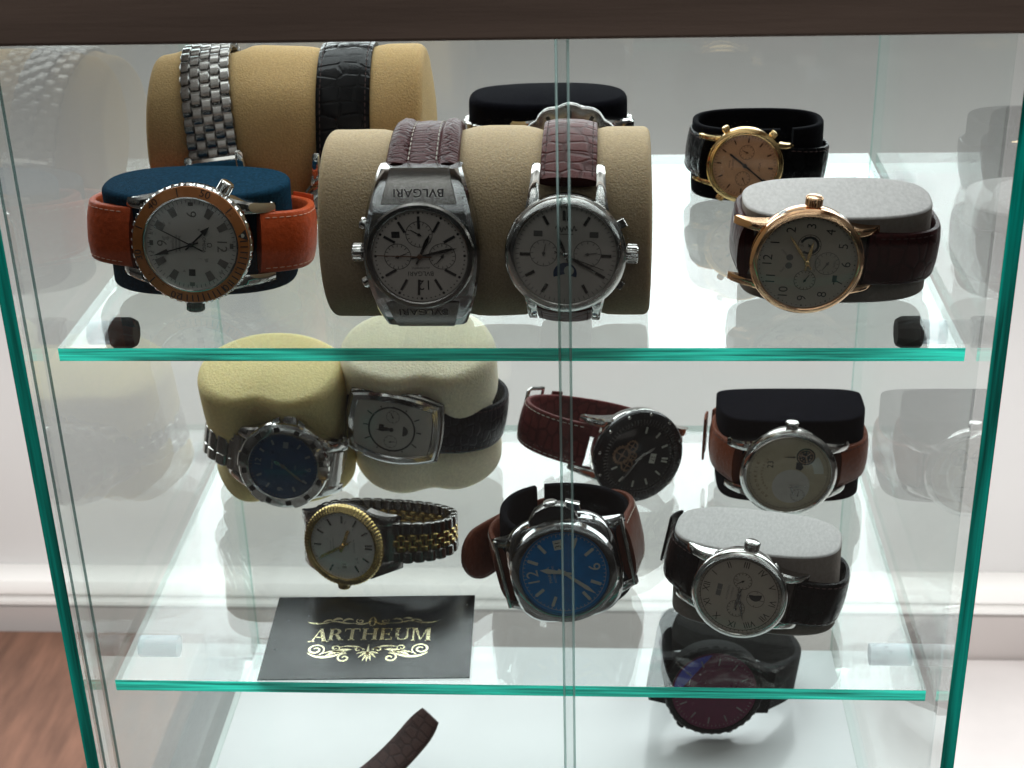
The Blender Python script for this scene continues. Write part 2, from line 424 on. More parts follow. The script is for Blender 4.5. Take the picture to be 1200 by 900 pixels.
def strap(root, path, mat, w0, w1, t, thread=None, prof=PAD, keeper=None, buckle=None, stitch_u=.84, thick_end=1.5):
    fr = frames(path); L = fr[-1][3]
    def wf(s):
        d = min(s, L - s) / (L * .42)
        return w1 if d >= 1 else w0 + (w1 - w0) * d
    def tf(s):
        d = min(s, L - s) / 16.
        return 1 + (thick_end - 1) * max(0, 1 - d) ** 1.0
    so = sweep_band(MB(), fr, wf, t, prof, tf=tf).build('strap', mat, root, 50, merge=False)
    if thread:
        mb = MB(); hu = [h for x, h in prof if abs(x - stitch_u) < .06]; hh = (hu[0] if hu else .6)
        s = 2.0
        while s < L - 3.5:
            for sd in (-1, 1):
                q = []
                for ss in (s, s + .9, s + 1.8):
                    i = min(range(len(fr)), key=lambda k: abs(fr[k][3] - ss)); p, tg, n, sk = fr[i]; d = ss - sk
                    o = t * tf(ss) * .5 * hh + .05
                    q.append((sd * stitch_u * wf(ss) / 2, p[0] + tg[0] * d + n[0] * o, p[1] + tg[1] * d + n[1] * o))
                mb.tube(q, [.16, .24, .16], 5)
            s += 2.7
        mb.build('stitching', M[thread], so, 60)
    for kp in (keeper or []):
        i = int(kp[0] * len(fr)); dn = int(kp[1] / (L / len(fr)) / 2) + 1
        sweep_band(MB(), fr, lambda s: wf(s) + 2.4, 1.2, FLAT, max(0, i - dn), i + dn + 1, lift=t * .5 + (kp[2] if len(kp) > 2 else .6)).build('keeper', mat, so, 50, merge=False)
    if buckle:
        i = int(buckle * len(fr)); p, tg, n, s = fr[i]; w = wf(s) / 2 + 2.2
        def P(x, a, o): return (x, p[0] + tg[0] * a + n[0] * o, p[1] + tg[1] * a + n[1] * o)
        mb = MB(); h = t * .5 + 1.1
        mb.tube([P(-w, -5, h), P(-w, 4, h + .5), P(-w + 1.2, 5.4, h + .6), P(w - 1.2, 5.4, h + .6), P(w, 4, h + .5), P(w, -5, h)], 1.0, 8)
        mb.tube([P(-w, -5, h), P(w, -5, h)], .8, 8); mb.tube([P(0, -5, h + .6), P(0, 5.6, h + 1.4)], .7, 8)
        mb.build('buckle', M['steel'], so, 40)
    return so

def bracelet(root, path, cols, pitch, t, w0=None, name='bracelet', taper=1.0):
    """cols: list of (x0, x1, material, phase). Links are pill-shaped bars; columns of one metal are one mesh."""
    fr = frames(path); L = fr[-1][3]; n = max(1, round(L / pitch)); by = {}
    for (x0, x1, mat, ph) in cols:
        mb = by.setdefault(mat, MB())
        for k in range(n + (0 if ph == 0 else -1)):
            s = (k + .5 + ph) * L / n
            i = min(range(len(fr)), key=lambda j: abs(fr[j][3] - s)); p, tg, nn, sk = fr[i]
            d = min(s, L - s) / (L * .5); f = 1 - (1 - taper) * min(1, d * 1.3)
            hl = L / n * .47; ht = t / 2; e = .35
            poly = []
            for kk in range(12):
                a = 2 * pi * kk / 12
                u = hl * math.copysign(abs(cos(a)) ** .55, cos(a)); v = ht * math.copysign(abs(sin(a)) ** .8, sin(a))
                poly.append((p[0] + tg[0] * (s - sk + u) + nn[0] * v, p[1] + tg[1] * (s - sk + u) + nn[1] * v))
            c = (sum(q[0] for q in poly) / 12, sum(q[1] for q in poly) / 12)
            def rg(x, kf): return [(x, c[0] + (q[0] - c[0]) * kf, c[1] + (q[1] - c[1]) * kf) for q in poly]
            a_, b_ = x0 * f + .06, x1 * f - .06
            mb.rings([rg(a_, .8), rg(a_ + e, 1), rg(b_ - e, 1), rg(b_, .8)])
    # dark pins/underside so the gaps between the links are closed
    core = MB(); xs = [c[0] for c in cols] + [c[1] for c in cols]
    sweep_band(core, fr, lambda s: (max(xs) - min(xs)) * (1 - (1 - taper) * min(1, min(s, L - s) / (L * .5) * 1.3)) - 1.0, t * .35, FLAT)
    first = None
    for i, (mat, mb) in enumerate(by.items()):
        o = mb.build(name if i == 0 else 'centre_links', M[mat], root if i == 0 else first, 40)
        first = first or o
    core.build('link_pins', M['dark_steel'], first, 60, merge=False)
    return first

# ------------------------------------------------------------------ watch heads
def lug(mb, x, sy, R, H, L, w=3.0, drop=0.0, cy=0.0, flare=0.0):
    """horn that grows out of the case flank and curves down to the strap bar."""
    sx = 1 if x > 0 else -1; xi = abs(x) - w / 2; rg = []
    for k in range(11):
        t = k / 10; y = R * .6 + (R + L - R * .6) * t
        zt = H * .60 - (H * .60 + drop - .3) * t ** 2.4; zb = .6 - (drop + 1.6) * t ** 1.3
        wo = w * (1 + .75 * (1 - t) ** 1.6) + flare * t ** 3; e = min(.7, w * .22)
        if k == 10: zt -= .5; wo -= .4
        x0, x1 = xi, xi + wo
        q = [(x0 + e * .6, zb), (x0, zb + e), (x0, zt - e * .5), (x0 + e, zt), (x1 - e * 1.6, zt - .05), (x1 - e * .3, zt - e), (x1, zb + e), (x1 - e, zb)]
        rg.append([(sx * p[0], sy * y + cy, p[1]) for p in q])
    mb.rings(rg)

def crown_at(root, ang, R, z, r, l, mat, name='crown', flutes=20, neck=.8):
    a = rad(ang)
    mx = Matrix.Rotation(-a, 4, 'Z') @ T(0, R - .6, z) @ Matrix.Rotation(-pi / 2, 4, 'X')
    mb = MB(); mb.lathe([(0, -1), (r * .6, -1), (r * .6, neck)], 20, mx)
    rf = (lambda q, zz, t: 1 + (.05 * (1 if sin(t * flutes) > 0 else -1) if q > r * .9 else 0)) if flutes else None
    mb.lathe([(0, neck), (r * .85, neck), (r, neck + .4), (r, neck + l - .5), (r * .86, neck + l), (0, neck + l + .25)], 80 if flutes else 28, mx, rf)
    return mb.build(name, M[mat], root, 30)

def hand(root, name, mat, L, w, ang, z, shape='baton', tail=3.0, hub=.9):
    p = {'baton': [(-w / 2, -tail), (w / 2, -tail), (w / 2, L * .94), (0, L), (-w / 2, L * .94)],
         'leaf': [(-w * .2, -tail), (w * .2, -tail), (w * .25, 0), (w / 2, L * .38), (w * .3, L * .75), (0, L), (-w * .3, L * .75), (-w / 2, L * .38), (-w * .25, 0)],
         'sword': [(-w * .25, -tail), (w * .25, -tail), (w * .3, L * .15), (w / 2, L * .72), (0, L), (-w / 2, L * .72), (-w * .3, L * .15)],
         'dauphine': [(0, -tail), (w / 2, L * .12), (0, L), (-w / 2, L * .12)],
         'arrow': [(-w * .2, -tail), (w * .2, -tail), (w * .2, L * .62), (w * .8, L * .62), (0, L), (-w * .8, L * .62), (-w * .2, L * .62)],
         'needle': [(-w / 2, -tail), (w / 2, -tail), (w * .3, L), (-w * .3, L)]}[shape]
    mb = MB(); mb.prism(p, z, z + .22, Matrix.Rotation(-rad(ang), 4, 'Z'))
    mb.lathe([(0, z + .32), (hub * .8, z + .32), (hub, z + .2), (hub, z - .15), (0, z - .15)], 20)
    return mb.build(name, M[mat], root, 30)

def end_links(root, R, lL, lw, H, mat, z1=.5):
    """solid pieces that join the bracelet to the case between the horns."""
    for sy in (-1, 1):
        mb = MB(); rg = []
        for k in range(7):
            t = k / 6; y = R * .86 + (R + lL * .8 - R * .86) * t; z = H * z1 - H * .42 * t ** 2
            rg.append([(-lw + .1, sy * y, .2 - t), (-lw + .1, sy * y, z), (lw - .1, sy * y, z), (lw - .1, sy * y, .2 - t)])
        mb.rings(rg).build('end_link', M[mat], root, 30)

def round_head(root, R, H, mat='steel', lw=10.0, lL=5.5, lugw=3.0, drop=1.2, bez=None, rd=None, dial='white_dial', bez_mat=None, rf=None, lugs=True, zl=None, bez_h=.95, bez_seg=96, flare=0.0):
    rd = rd or R * .8; zd = H - 2.0; Rb = bez or R * .97
    mb = MB(); mb.lathe([(0, 0), (R * .82, 0), (R * .95, .8), (R, H * .28), (R, H * .52), (R * .97, H * .60), (Rb * .96, H * .62), (rd * .9, H * .62)], 96)
    if lugs:
        for sx in (-1, 1):
            for sy in (-1, 1): lug(mb, sx * (lw + lugw / 2), sy, R, H, lL, lugw, drop, 0, flare)
    mb.build('case', M[mat], root, 30)
    b = MB(); b.lathe([(Rb * .94, H * .60), (Rb, H * .65), (Rb, H * .78), (Rb * .975, H * .86), (rd + (Rb - rd) * .35, H * bez_h), (rd + .25, H * (bez_h + .01)), (rd, H * .93), (rd, zd - .2)], bez_seg, rf=rf)
    bo = b.build('bezel', M[bez_mat or mat], root, 30)
    d = MB(); d.disc(rd + .3, zd, 72); do = d.build('dial', M[dial], root)
    MB().lathe([(0, H + .25), (rd * .5, H + .18), (rd * .85, H * .985), (rd + .1, H * .94)], 72).build('crystal', M['crystal'], root, 60)
    return zd, rd, do, bo

def track(dial, rd, z, mat, n=60, r0=.93, r1=.98, w=.22, skip5=False):
    mb = MB()
    for k in range(n):
        if skip5 and k % 5 == 0: continue
        mb.tick(k * 360 / n, rd * r0, rd * r1, w, z)
    return mb.build('minute_track', M[mat], dial, merge=False)

def markers(dial, rd, z, mat, r0, r1, w, skip=(), h=.35, double12=True, w1=None):
    mb = MB()
    for k in range(12):
        if k in skip: continue
        if k == 0 and double12:
            for o in (-3.2, 3.2): mb.tick(o, rd * r0, rd * r1, w, z, h)
        else: mb.tick(k * 30, rd * r0, rd * r1, w, z, h, w1=w1)
    return mb.build('hour_markers', M[mat], dial, 30)

def numerals(dial, z, mat, items, size, r, upright=True, sx=1.0):
    mb = MB()
    for k, st in items:
        a = rad(k * 30); mb.text(st, size, r * sin(a), r * cos(a), 0 if upright else k * 30, z, sx)
    return mb.build('numerals', M[mat], dial, merge=False)

def subdial(dial, cx, cy, r, z, mat, hand_ang, nums=None, mark=12, fill=None, size=1.5):
    if fill:
        f = MB(); f.ring(.05, r, z - .02, cx, cy, 40).build('subdial_disc', M[fill], dial)
    mb = MB(); mb.ring(r * .95, r, z, cx, cy, 44)
    for k in range(mark): mb.tick(k * 360 / mark, r * .74, r * .93, .22, z, 0, cx, cy)
    for (a, st) in (nums or []): mb.text(st, size, cx + r * .6 * sin(rad(a)), cy + r * .6 * cos(rad(a)), 0, z)
    mb.tick(hand_ang, -r * .2, r * .72, .4, z + .25, .12, cx, cy, .2)
    mb.ring(.02, r * .12, z + .4, cx, cy, 16)
    return mb.build('subdial', M[mat], dial, merge=False)

def small_text(dial, z, mat, lines):
    """lines: (string, size, x, y, rot)"""
    mb = MB()
    for (st, size, x, y, rot) in lines: mb.text(st, size, x, y, rot, z)
    return mb.build('dial_text', M[mat], dial, merge=False)

# ------------------------------------------------------------------ cushions
def cushion(name, mat, a, b, n, L, re=3.0, dome=.6, foam=0.0, pinch=(), dents=(), wob=0.0, seed=0, seg=96, flatback=False, side=None):
    """oval pad whose axis is local X; foam is squeezed where the straps sit (pinch: x, depth, half width)."""
    mb = MB(); rg = []
    st = []
    for k in range(7):                           # rounded rim
        q = pi / 2 * k / 6; st.append((-L / 2 + re * (1 - sin(q)), re * (1 - cos(q)) * 1.0))
    st = [(-L / 2 + re - re * cos(pi / 2 * (1 - k / 6)), re - re * sin(pi / 2 * (k / 6))) for k in range(7)]
    st = [(-L / 2 + re * (1 - cos(pi / 2 * k / 6)), re * (1 - sin(pi / 2 * k / 6))) for k in range(7)]
    mid = 26
    xs = st + [(-L / 2 + re + (L - 2 * re) * k / mid, 0) for k in range(1, mid)] + [(-x, d) for x, d in reversed(st)]
    for (x, ins) in xs:
        ring = []
        for k in range(seg):
            th = 2 * pi * k / seg; y, z = sup(1, 1, n, th)
            f = 1.0
            for (px, dp, hw) in pinch: f -= dp * math.exp(-((x - px) / hw) ** 4)
            for (ang, dp, hw) in dents:
                dd = (math.degrees(th) - ang + 180) % 360 - 180; f -= dp * math.exp(-(dd / hw) ** 2)
            if wob: f += wob * noise.noise((cos(th) * 1.3 + seed, sin(th) * 1.3, x * .03))
            yy = (a * f - ins) * y; zz = (b * f - ins) * z
            if flatback and zz < -b * .35: zz = -b * .35 + (zz + b * .35) * .35
            ring.append((x, yy, zz))
        rg.append(ring)
    def cap(ring, sgn):
        out = []
        for f in (.8, .55, .3, .05):
            out.append([(p[0] + sgn * dome * (1 - f * f), p[1] * f, p[2] * f) for p in ring])
        return out
    rg = list(reversed(cap(rg[0], -1))) + rg + cap(rg[-1], 1)
    mb.rings(rg)
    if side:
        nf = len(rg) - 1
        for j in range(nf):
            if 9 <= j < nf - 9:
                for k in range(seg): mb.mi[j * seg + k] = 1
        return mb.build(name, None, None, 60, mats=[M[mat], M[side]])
    return mb.build(name, M[mat], None, 60)

def cuff(name, mat, a, b, n, L, t, gap_deg, gap_at=-90, lap=0):
    """springy open band that holds a watch: C-shaped, axis local X."""
    g = gap_deg / 2; path = []
    for k in range(121):
        th = rad(gap_at + g + (360 - 2 * g) * k / 120); y, z = sup(a - t / 2, b - t / 2, n, th)
        path.append((y, z))
    mb = MB(); sweep_band(mb, frames(path), lambda s: L, t, FLAT)
    return mb.build(name, M[mat], None, 60, merge=False)

Z1, Z2, Z3 = 0.0, -146.2, -288.2

def watch(name, label, cpos, yaw, tilt, roll, head, cat='wristwatch', group=None):
    root = empty('wristwatch', pose(cpos, yaw, tilt, roll) @ T(*head)); tag(root, label, cat, group)
    return root

ROMAN = ['XII', 'I', 'II', 'III', 'IV', 'V', 'VI', 'VII', 'VIII', 'IX', 'X', 'XI']
ARAB = ['12'] + [str(k) for k in range(1, 12)]

# =================================================================== UPPER SHELF
# ---- foam roll at the back with a steel bracelet and a black strap watch
RB = (-97, 145, 36)
place(cushion('foam_roll', 'foam_tan_dark', 35.5, 35.5, 2, 115, re=4, dome=3, pinch=[(-31, .10, 12), (24, .06, 13), (-57, .10, 12)], wob=.05, seed=3), pose(RB, -2, 0, 0))
o = bpy.context.scene.objects['foam_roll']; tag(o, 'tan foam roll at the back of the upper shelf, steel bracelet round it', 'foam roll')
hb = pose(RB, -2, -34, 0)
r = empty('wristwatch', hb @ T(-31, 0, 0) @ Matrix.Rotation(rad(7), 4, Vector((0, .97, .26))) @ T(0, 0, 34)); tag(r, 'steel bracelet watch round the rear foam roll, its back links to us', 'wristwatch')
zd, rd, d, bz = round_head(r, 19.5, 10, 'steel', lw=9, lL=5, dial='black_dial')
markers(d, rd, zd + .02, 'lume', .75, .92, 1.2); track(d, rd, zd + .03, 'lume')
hand(r, 'hour_hand', 'steel', 10, 1.6, 305, zd + .8); hand(r, 'minute_hand', 'steel', 14, 1.3, 50, zd + 1.2)
crown_at(r, 90, 19.5, 5, 2.8, 3, 'steel')
end_links(r, 19.5, 5, 9, 10, 'steel')
bracelet(r, taut(36, 36, 2, 0, -34.5, -20, 20, .5), [(-10.2, -6.2, 'dark_steel', 0), (-6.2, -2.1, 'dark_steel', .5), (-2.1, 2.1, 'dark_steel', 0), (2.1, 6.2, 'dark_steel', .5), (6.2, 10.2, 'dark_steel', 0)], 6.8, 3.4)
r = empty('wristwatch', hb @ T(25, 0, 34.5)); tag(r, 'watch on a glossy black strap round the right end of the rear foam roll', 'wristwatch')
zd, rd, d, bz = round_head(r, 19, 9, 'steel', lw=9.5, lL=5.5, dial='white_dial')
markers(d, rd, zd + .02, 'ink', .75, .92, .9); track(d, rd, zd + .03, 'ink')
hand(r, 'hour_hand', 'ink', 9, 1.4, 300, zd + .8); hand(r, 'minute_hand', 'ink', 14, 1.1, 60, zd + 1.2)
crown_at(r, 90, 19, 4.5, 2.6, 3, 'steel')
strap(r, taut(36, 36, 2, 0, -34.5, -20, 20, 1.2), M['black_croc'], 22, 22, 3.4, 'thread_dark')

# ---- navy cushion, orange strap watch
CP = (-121.5, 66.5, 20)
o = place(cushion('watch_cushion', 'velvet_navy', 36, 20, 2.4, 40, re=2.2, dome=.8, wob=.03, seed=1), pose(CP, 0, 0, 90)); tag(o, 'navy blue velvet oval cushion behind the orange strap watch', 'watch cushion')
r = empty('wristwatch', pose((-121.5, 67.9, 20), 0, 9, 93) @ T(0, 3.5, 20.3)); tag(r, 'steel dive watch with orange bezel and orange leather strap', 'wristwatch')
zd, rd, d, bz = round_head(r, 22.2, 11, 'steel', lw=11.6, lL=7, lugw=3.6, drop=2.5, bez=22.8, rd=17.2, dial='silver_dial', rf=lambda q, z, a: 1 + (.007 * math.copysign(1, sin(a * 46)) if q > 22.5 else 0), bez_seg=368)
ins = MB(); ins.lathe([(18.2, 10.7), (18.1, 10.95), (21.9, 10.1), (22.0, 9.6)], 96); io = ins.build('bezel_insert', M['orange'], bz)
mb = MB(); off = -13
bevel = lambda ang: Matrix.Rotation(-rad(ang + off), 4, 'Z') @ T(0, 20.1, 10.68) @ Matrix.Rotation(rad(-12.6), 4, 'X')
for k, st in ((60, '10'), (120, '20'), (180, '30'), (240, '40'), (300, '50')): mb.text(st, 3.9, 0, 0, 0, 0, 1.1, mx=bevel(k))
for k in range(12):
    if k % 2: mb.add([(-.22, -1.6, 0), (.22, -1.6, 0), (.22, 1.6, 0), (-.22, 1.6, 0)], [(0, 1, 2, 3)], bevel(k * 30))
for k in range(1, 20):
    if k % 5: mb.add([(-.22, -1.3, 0), (.22, -1.3, 0), (.22, 1.5, 0), (-.22, 1.5, 0)], [(0, 1, 2, 3)], bevel(k * 6))
mb.add([(-2.1, 1.6, 0), (2.1, 1.6, 0), (0, -1.7, 0)], [(0, 1, 2)], bevel(0))
mb.build('bezel_scale', M['ink'], io, merge=False)
mb = MB(); mb.lathe([(0, 10.98), (.75, 10.98), (.75, 10.6)], 20, T(20.1 * sin(rad(off)), 20.1 * cos(rad(off)), -.2)); mb.build('bezel_pip', M['lume'], io)
track(d, rd, zd + .03, 'ink', r0=.90, r1=.97, w=.2)
mb = MB()
for k in (1, 2, 4, 5, 7, 8, 10, 11): mb.tick(k * 30, rd * .68, rd * .89, 2.2, zd + .02, .3, w1=2.9)
mb.build('hour_markers', M['grey_ink'], d)
mb = MB()
for k in (0, 3, 6, 9): mb.tick(k * 30, rd * .84, rd * .92, 1.9, zd + .02, .2)
mb.build('quarter_markers', M['grey_ink'], d)
numerals(d, zd + .05, 'grey_ink', [(0, '12'), (6, '6'), (9, '9')], 5.4, rd * .66)
mb = MB(); mb.box(rd * .55, rd * .70, -1.25, 1.25, zd + .01, zd + .06); mb.build('date_window', M['ink'], d)
small_text(d, zd + .05, 'ink', [('\u03a9', 2.6, 0, 6.6, 0), ('OMEGA', 1.7, 0, 4.7, 0), ('Seamaster', 1.5, 0, -4.4, 0), ('PROFESSIONAL', 1.0, 0, -5.8, 0), ('CO-AXIAL', .9, 0, -7, 0)])
hand(r, 'hour_hand', 'ink', 10, 1.6, 315, zd + .7, 'arrow'); hand(r, 'minute_hand', 'ink', 15, 1.3, 162, zd + 1.05, 'arrow'); hand(r, 'second_hand', 'ink', 15, .5, 205, zd + 1.35, 'needle', 5)
crown_at(r, 90, 22.2, 5.2, 3.3, 4, 'dark_steel'); crown_at(r, -60, 22.2, 5.6, 2.7, 4.5, 'steel', 'helium_valve', 14)
strap(r, taut(42, 22.5, 2.8, -3, -20.3, -23.6, 23.6, .6), M['orange_leather'], 23, 22, 4.4, 'thread_orange', keeper=[(.28, 7)])

# ---- front foam roll with two chronographs
RF = (-6, 36.5, 33.8)
o = place(cushion('foam_roll', 'foam_tan', 33.8, 33.8, 2.05, 115, re=2.6, dome=1.0, pinch=[(-21, .075, 14), (28, .075, 11)], wob=.025, seed=8), pose(RF, 0, 0, 0)); tag(o, 'tan foam roll at the front of the upper shelf carrying two chronographs', 'foam roll')
r = empty('wristwatch', pose(RF, 0, 4, 0) @ T(-21, 0, 32.6) @ Matrix.Rotation(rad(180), 4, 'Z')); tag(r, 'tonneau steel chronograph set upside down on the front foam roll', 'wristwatch')
def loft(mb, st, seg_in=2.0):
    rg = []
    for (y, hw, zt, zb) in st:
        rg.append([(-hw + .8, y, zb), (-hw, y, zb + 1), (-hw, y, zt - seg_in), (-hw + seg_in * .35, y, zt - seg_in * .3), (-hw + seg_in, y, zt), (hw - seg_in, y, zt), (hw - seg_in * .35, y, zt - seg_in * .3), (hw, y, zt - seg_in), (hw, y, zb + 1), (hw - .8, y, zb)])
    return mb.rings(rg)
st = []
for k in range(25):
    y = -28 + 56 * k / 24; u = abs(y) / 28
    st.append((y, 20.3 - 6.2 * u ** 1.7, 9.2 - 1.2 * u - 7.5 * u ** 3.2, -.5 - 8.5 * u ** 2.2))
mb = MB(); loft(mb, st, 2.6); c = mb.build('case', M['chrome'], r, 24)
for sgn in (-1, 1):                                # sloping end plates between the two side rails
    mb = MB(); rg = []
    for k in range(7):
        y = sgn * (17.5 + 10.9 * k / 6); u = abs(y) / 28; hw = 13.2 - 3.0 * k / 6; z = 9.2 - 1.2 * u - 7.5 * u ** 3.2
        rg.append([(-hw, y, z - .6), (-hw + .5, y, z + .55), (hw - .5, y, z + .55), (hw, y, z - .6)])
    pl = mb.rings(rg).build('end_plate', M['dark_steel'], r, 30)
    mb = MB(); sl = math.atan2(2.2, 4.)
    mx = T(0, sgn * 21.2, 8.62 + .6 - 1.2 * .757 - 7.5 * .757 ** 3.2 + .72) @ Matrix.Rotation(-sgn * rad(22), 4, 'X')
    mb.text('BVLGARI', 4.0, 0, 0, 0, 0, 1.12, mx=mx); mb.build('engraving', M['ink'], pl, merge=False)
b = MB(); b.lathe([(18.6, 8), (18.7, 9.6), (18.1, 10.5), (16.7, 10.7), (16.3, 10.4), (16.2, 8.9)], 96); b.build('bezel', M['dark_steel'], r)
zd = 9.3; rd = 16.3; dd = MB(); dd.disc(rd, zd, 72); d = dd.build('dial', M['white_dial'], r)
MB().lathe([(0, 10.9), (8, 10.85), (16.4, 10.5)], 72).build('crystal', M['crystal'], r, 60)
mb = MB()
for k in range(60):
    a = rad(k * 6); rr = .5 if k % 5 == 0 else .25; mb.ring(.01, rr, zd + .03, 15.2 * sin(a), 15.2 * cos(a), 10)
mb.build('minute_track', M['ink'], d, merge=False)
mb = MB()
for k in range(12):
    if k in (3, 9): continue
    mb.tick(k * 30 if k else 4, 9.6 if k not in (0,) else 8.4, 13.9, .85, zd + .02, .3)
mb.build('hour_markers', M['ink'], d)
mb = MB(); mb.text('12', 5.0, -1.2, 10.2, 0, zd + .04); mb.build('numerals', M['ink'], d, merge=False)
small_text(d, zd + .04, 'ink', [('BVLGARI', 2.3, 0, 6.2, 0), ('AUTOMATIC', 1.1, 0, 4.2, 0)])
for cx, cy, ha in ((-7.6, .2, 40), (7.6, .2, 250), (0, -7.6, 120)): subdial(d, cx, cy, 4.6, zd + .03, 'ink', ha, mark=16)
mb = MB(); mb.box(6.6, 9.4, -8.6, -6.4, zd + .01, zd + .06); mb.build('date_window', M['ink'], d)
hand(r, 'hour_hand', 'dark_steel', 8.5, 1.3, 205, zd + .5, 'sword'); hand(r, 'minute_hand', 'dark_steel', 13, 1.2, 257, zd + .75, 'sword'); hand(r, 'second_hand', 'brown_ink', 14.6, .4, 92, zd + 1.0, 'needle', 4)
crown_at(r, 90, 20, 4.6, 3.0, 3.6, 'steel', flutes=16)
for a in (62, 118): crown_at(r, a, 19.6, 4.6, 2.2, 3.4, 'steel', 'pusher', 0)
strap(r, taut(34.4, 34.4, 2.05, 0, -32.6, -26.5, 26.5, -6.6), M['burg_ridge'], 25.5, 22, 4.6, 'thread_white', prof=RIDGE, stitch_u=.38, thick_end=.8)

r = empty('wristwatch', pose(RF, 0, 4, 0) @ T(28.3, 0, 32.6) @ Matrix.Rotation(rad(-2), 4, 'Z')); tag(r, 'round steel moonphase chronograph on the right of the front foam roll', 'wristwatch')
zd, rd, d, bz = round_head(r, 20.3, 10.5, 'steel', lw=9.6, lL=7.5, lugw=3.0, drop=4.5, bez=20.6, rd=17.2, dial='white_dial')
track(d, rd, zd + .03, 'grey_ink', r0=.92, r1=.985)
markers(d, rd, zd + .02, 'steel', .70, .90, 1.0, skip=(6, 10, 2))
mb = MB()
for sx in (-1, 1): mb.box(sx * 9.4 - 1.5, sx * 9.4 + 1.5, 6.2, 8.2, zd + .01, zd + .08)
mb.build('date_window', M['grey_ink'], d)
mb = MB(); q = [(-3.6 + 7.2 * k / 40, 9.0 + .75 * sin(k * .95) + .4 * sin(k * .4), zd + .12) for k in range(41)]; mb.tube(q, .13, 5)
mb.tube([(-2.2, 7.2, zd + .12), (2.4, 7.25, zd + .12)], .1, 5); mb.build('dial_text', M['ink'], d)
for cx, ha in ((-7.4, 10), (7.4, 80)): subdial(d, cx, .4, 4.7, zd + .03, 'grey_ink', ha, mark=12)
mb = MB(); mb.ring(.02, 4.0, zd + .03, 0, -6.8, 40, -pi / 2 - .3, pi / 2 + .3); mp = mb.build('moon_window', M['navy_dial'], d)
mb = MB(); mb.ring(.02, 1.7, zd + .06, 1.3, -5.6, 24); mb.build('moon_disc', M['lume'], mp)
hand(r, 'hour_hand', 'steel', 8, 1.2, 338, zd + .5, 'leaf'); hand(r, 'minute_hand', 'steel', 13, 1.0, 118, zd + .75, 'leaf'); hand(r, 'second_hand', 'steel', 14, .35, 110, zd + 1.0, 'needle', 4)
crown_at(r, 90, 20.3, 5.2, 3.2, 4, 'steel')
for a in (60, 120):
    mb = MB(); mx = Matrix.Rotation(-rad(a), 4, 'Z') @ T(0, 20.3, 5.2); mb.prism([(-1.6, -1), (1.6, -1), (1.6, 2.6), (-1.6, 2.6)], -1.4, 1.4, mx, ch=.12); mb.build('pusher', M['brushed'], r)
strap(r, taut(34.4, 34.4, 2.05, 0, -32.6, -22.2, 22.2, -2.6), M['burg_croc'], 19.5, 18, 4.0, 'thread_dark', thick_end=1.1)

# ---- black velvet cushion half hidden behind the front roll
o = place(cushion('watch_cushion', 'velvet_black', 35, 20, 2.5, 42, re=3, dome=1.2, wob=.03, seed=5), pose((10.1, 178, 21), 0, 0, 90)); tag(o, 'black velvet oval cushion standing behind the front foam roll', 'watch cushion')
r = empty('wristwatch', pose((10.1, 178, 21), 0, 4, 90) @ T(0, 10.5, 20.3)); tag(r, 'steel dive watch with scalloped bezel, half hidden behind the front roll', 'wristwatch')
zd, rd, d, bz = round_head(r, 21, 12, 'steel', lw=9.5, lL=6.5, lugw=3.4, drop=2, bez=21.8, rd=15.5, dial='black_dial', bez_mat='dark_steel', rf=lambda q, z, a: 1 + (.028 * (abs(cos(a * 6)) * 2 - 1) if q > 20.5 else 0), bez_seg=180)
mb = MB()
for k in range(12): mb.tick(k * 30, 16.6, 19.6, 1.5, 11.9 - .2, .25)
mb.build('bezel_scale', M['ink'], bz)
markers(d, rd, zd + .02, 'lume', .7, .92, 1.6); track(d, rd, zd + .03, 'lume')
hand(r, 'hour_hand', 'steel', 9, 1.8, 300, zd + .6, 'sword'); hand(r, 'minute_hand', 'steel', 13, 1.5, 60, zd + .9, 'sword')
crown_at(r, 90, 21, 5.5, 3.2, 4, 'steel')
end_links(r, 21, 6.5, 9.5, 12, 'steel')
bracelet(r, taut(36, 21, 2.5, -10.5, -20.3, -24, 24, .2), [(-10, -4, 'brushed', 0), (-4, 4, 'steel', .5), (4, 10, 'brushed', 0)], 7, 3.4)

# ---- black cuff with the salmon dial watch
CP = (102.3, 169.5, 16)
o = place(cuff('watch_cuff', 'cuff_black', 28.5, 17.5, 2.6, 32, 2.6, 12, 72), pose(CP, 0, 0, 90)); tag(o, 'black plush open cuff holding the gold watch with salmon dial', 'watch cuff')
r = empty('wristwatch', pose(CP, 0, 3, 97) @ T(0, -7, 17.3)); tag(r, 'gold watch with salmon dial on black leather round a cuff', 'wristwatch')
zd, rd, d, bz = round_head(r, 16.2, 7.5, 'gold', lw=8.6, lL=4.5, lugw=1.7, drop=1.0, bez=16.4, rd=13.7, dial='salmon_dial')
track(d, rd, zd + .03, 'brown_ink', r0=.9, r1=.97, w=.16); markers(d, rd, zd + .02, 'brown_ink', .74, .88, .55, double12=False)
small_text(d, zd + .04, 'brown_ink', [('QUARTZ', 1.2, 0, -5.2, 0), ('ALARM', 1.0, 0, -6.6, 0), ('SPORT', 1.3, 0, 6.2, 0)])
subdial(d, -5.8, 0, 3.2, zd + .03, 'brown_ink', 200); subdial(d, 5.8, 0, 3.2, zd + .03, 'brown_ink', 60)
hand(r, 'hour_hand', 'ink', 8.5, .8, 212, zd + .45, 'baton'); hand(r, 'minute_hand', 'ink', 12, .6, 33, zd + .65, 'baton'); hand(r, 'second_hand', 'ink', 12.5, .25, 35, zd + .9, 'needle', 6)
for a in (-55, -125): crown_at(r, a, 16.2, 4, 1.5, 2.6, 'gold', 'pusher', 12)
crown_at(r, 118, 16.2, 4, 1.7, 2.2, 'gold')
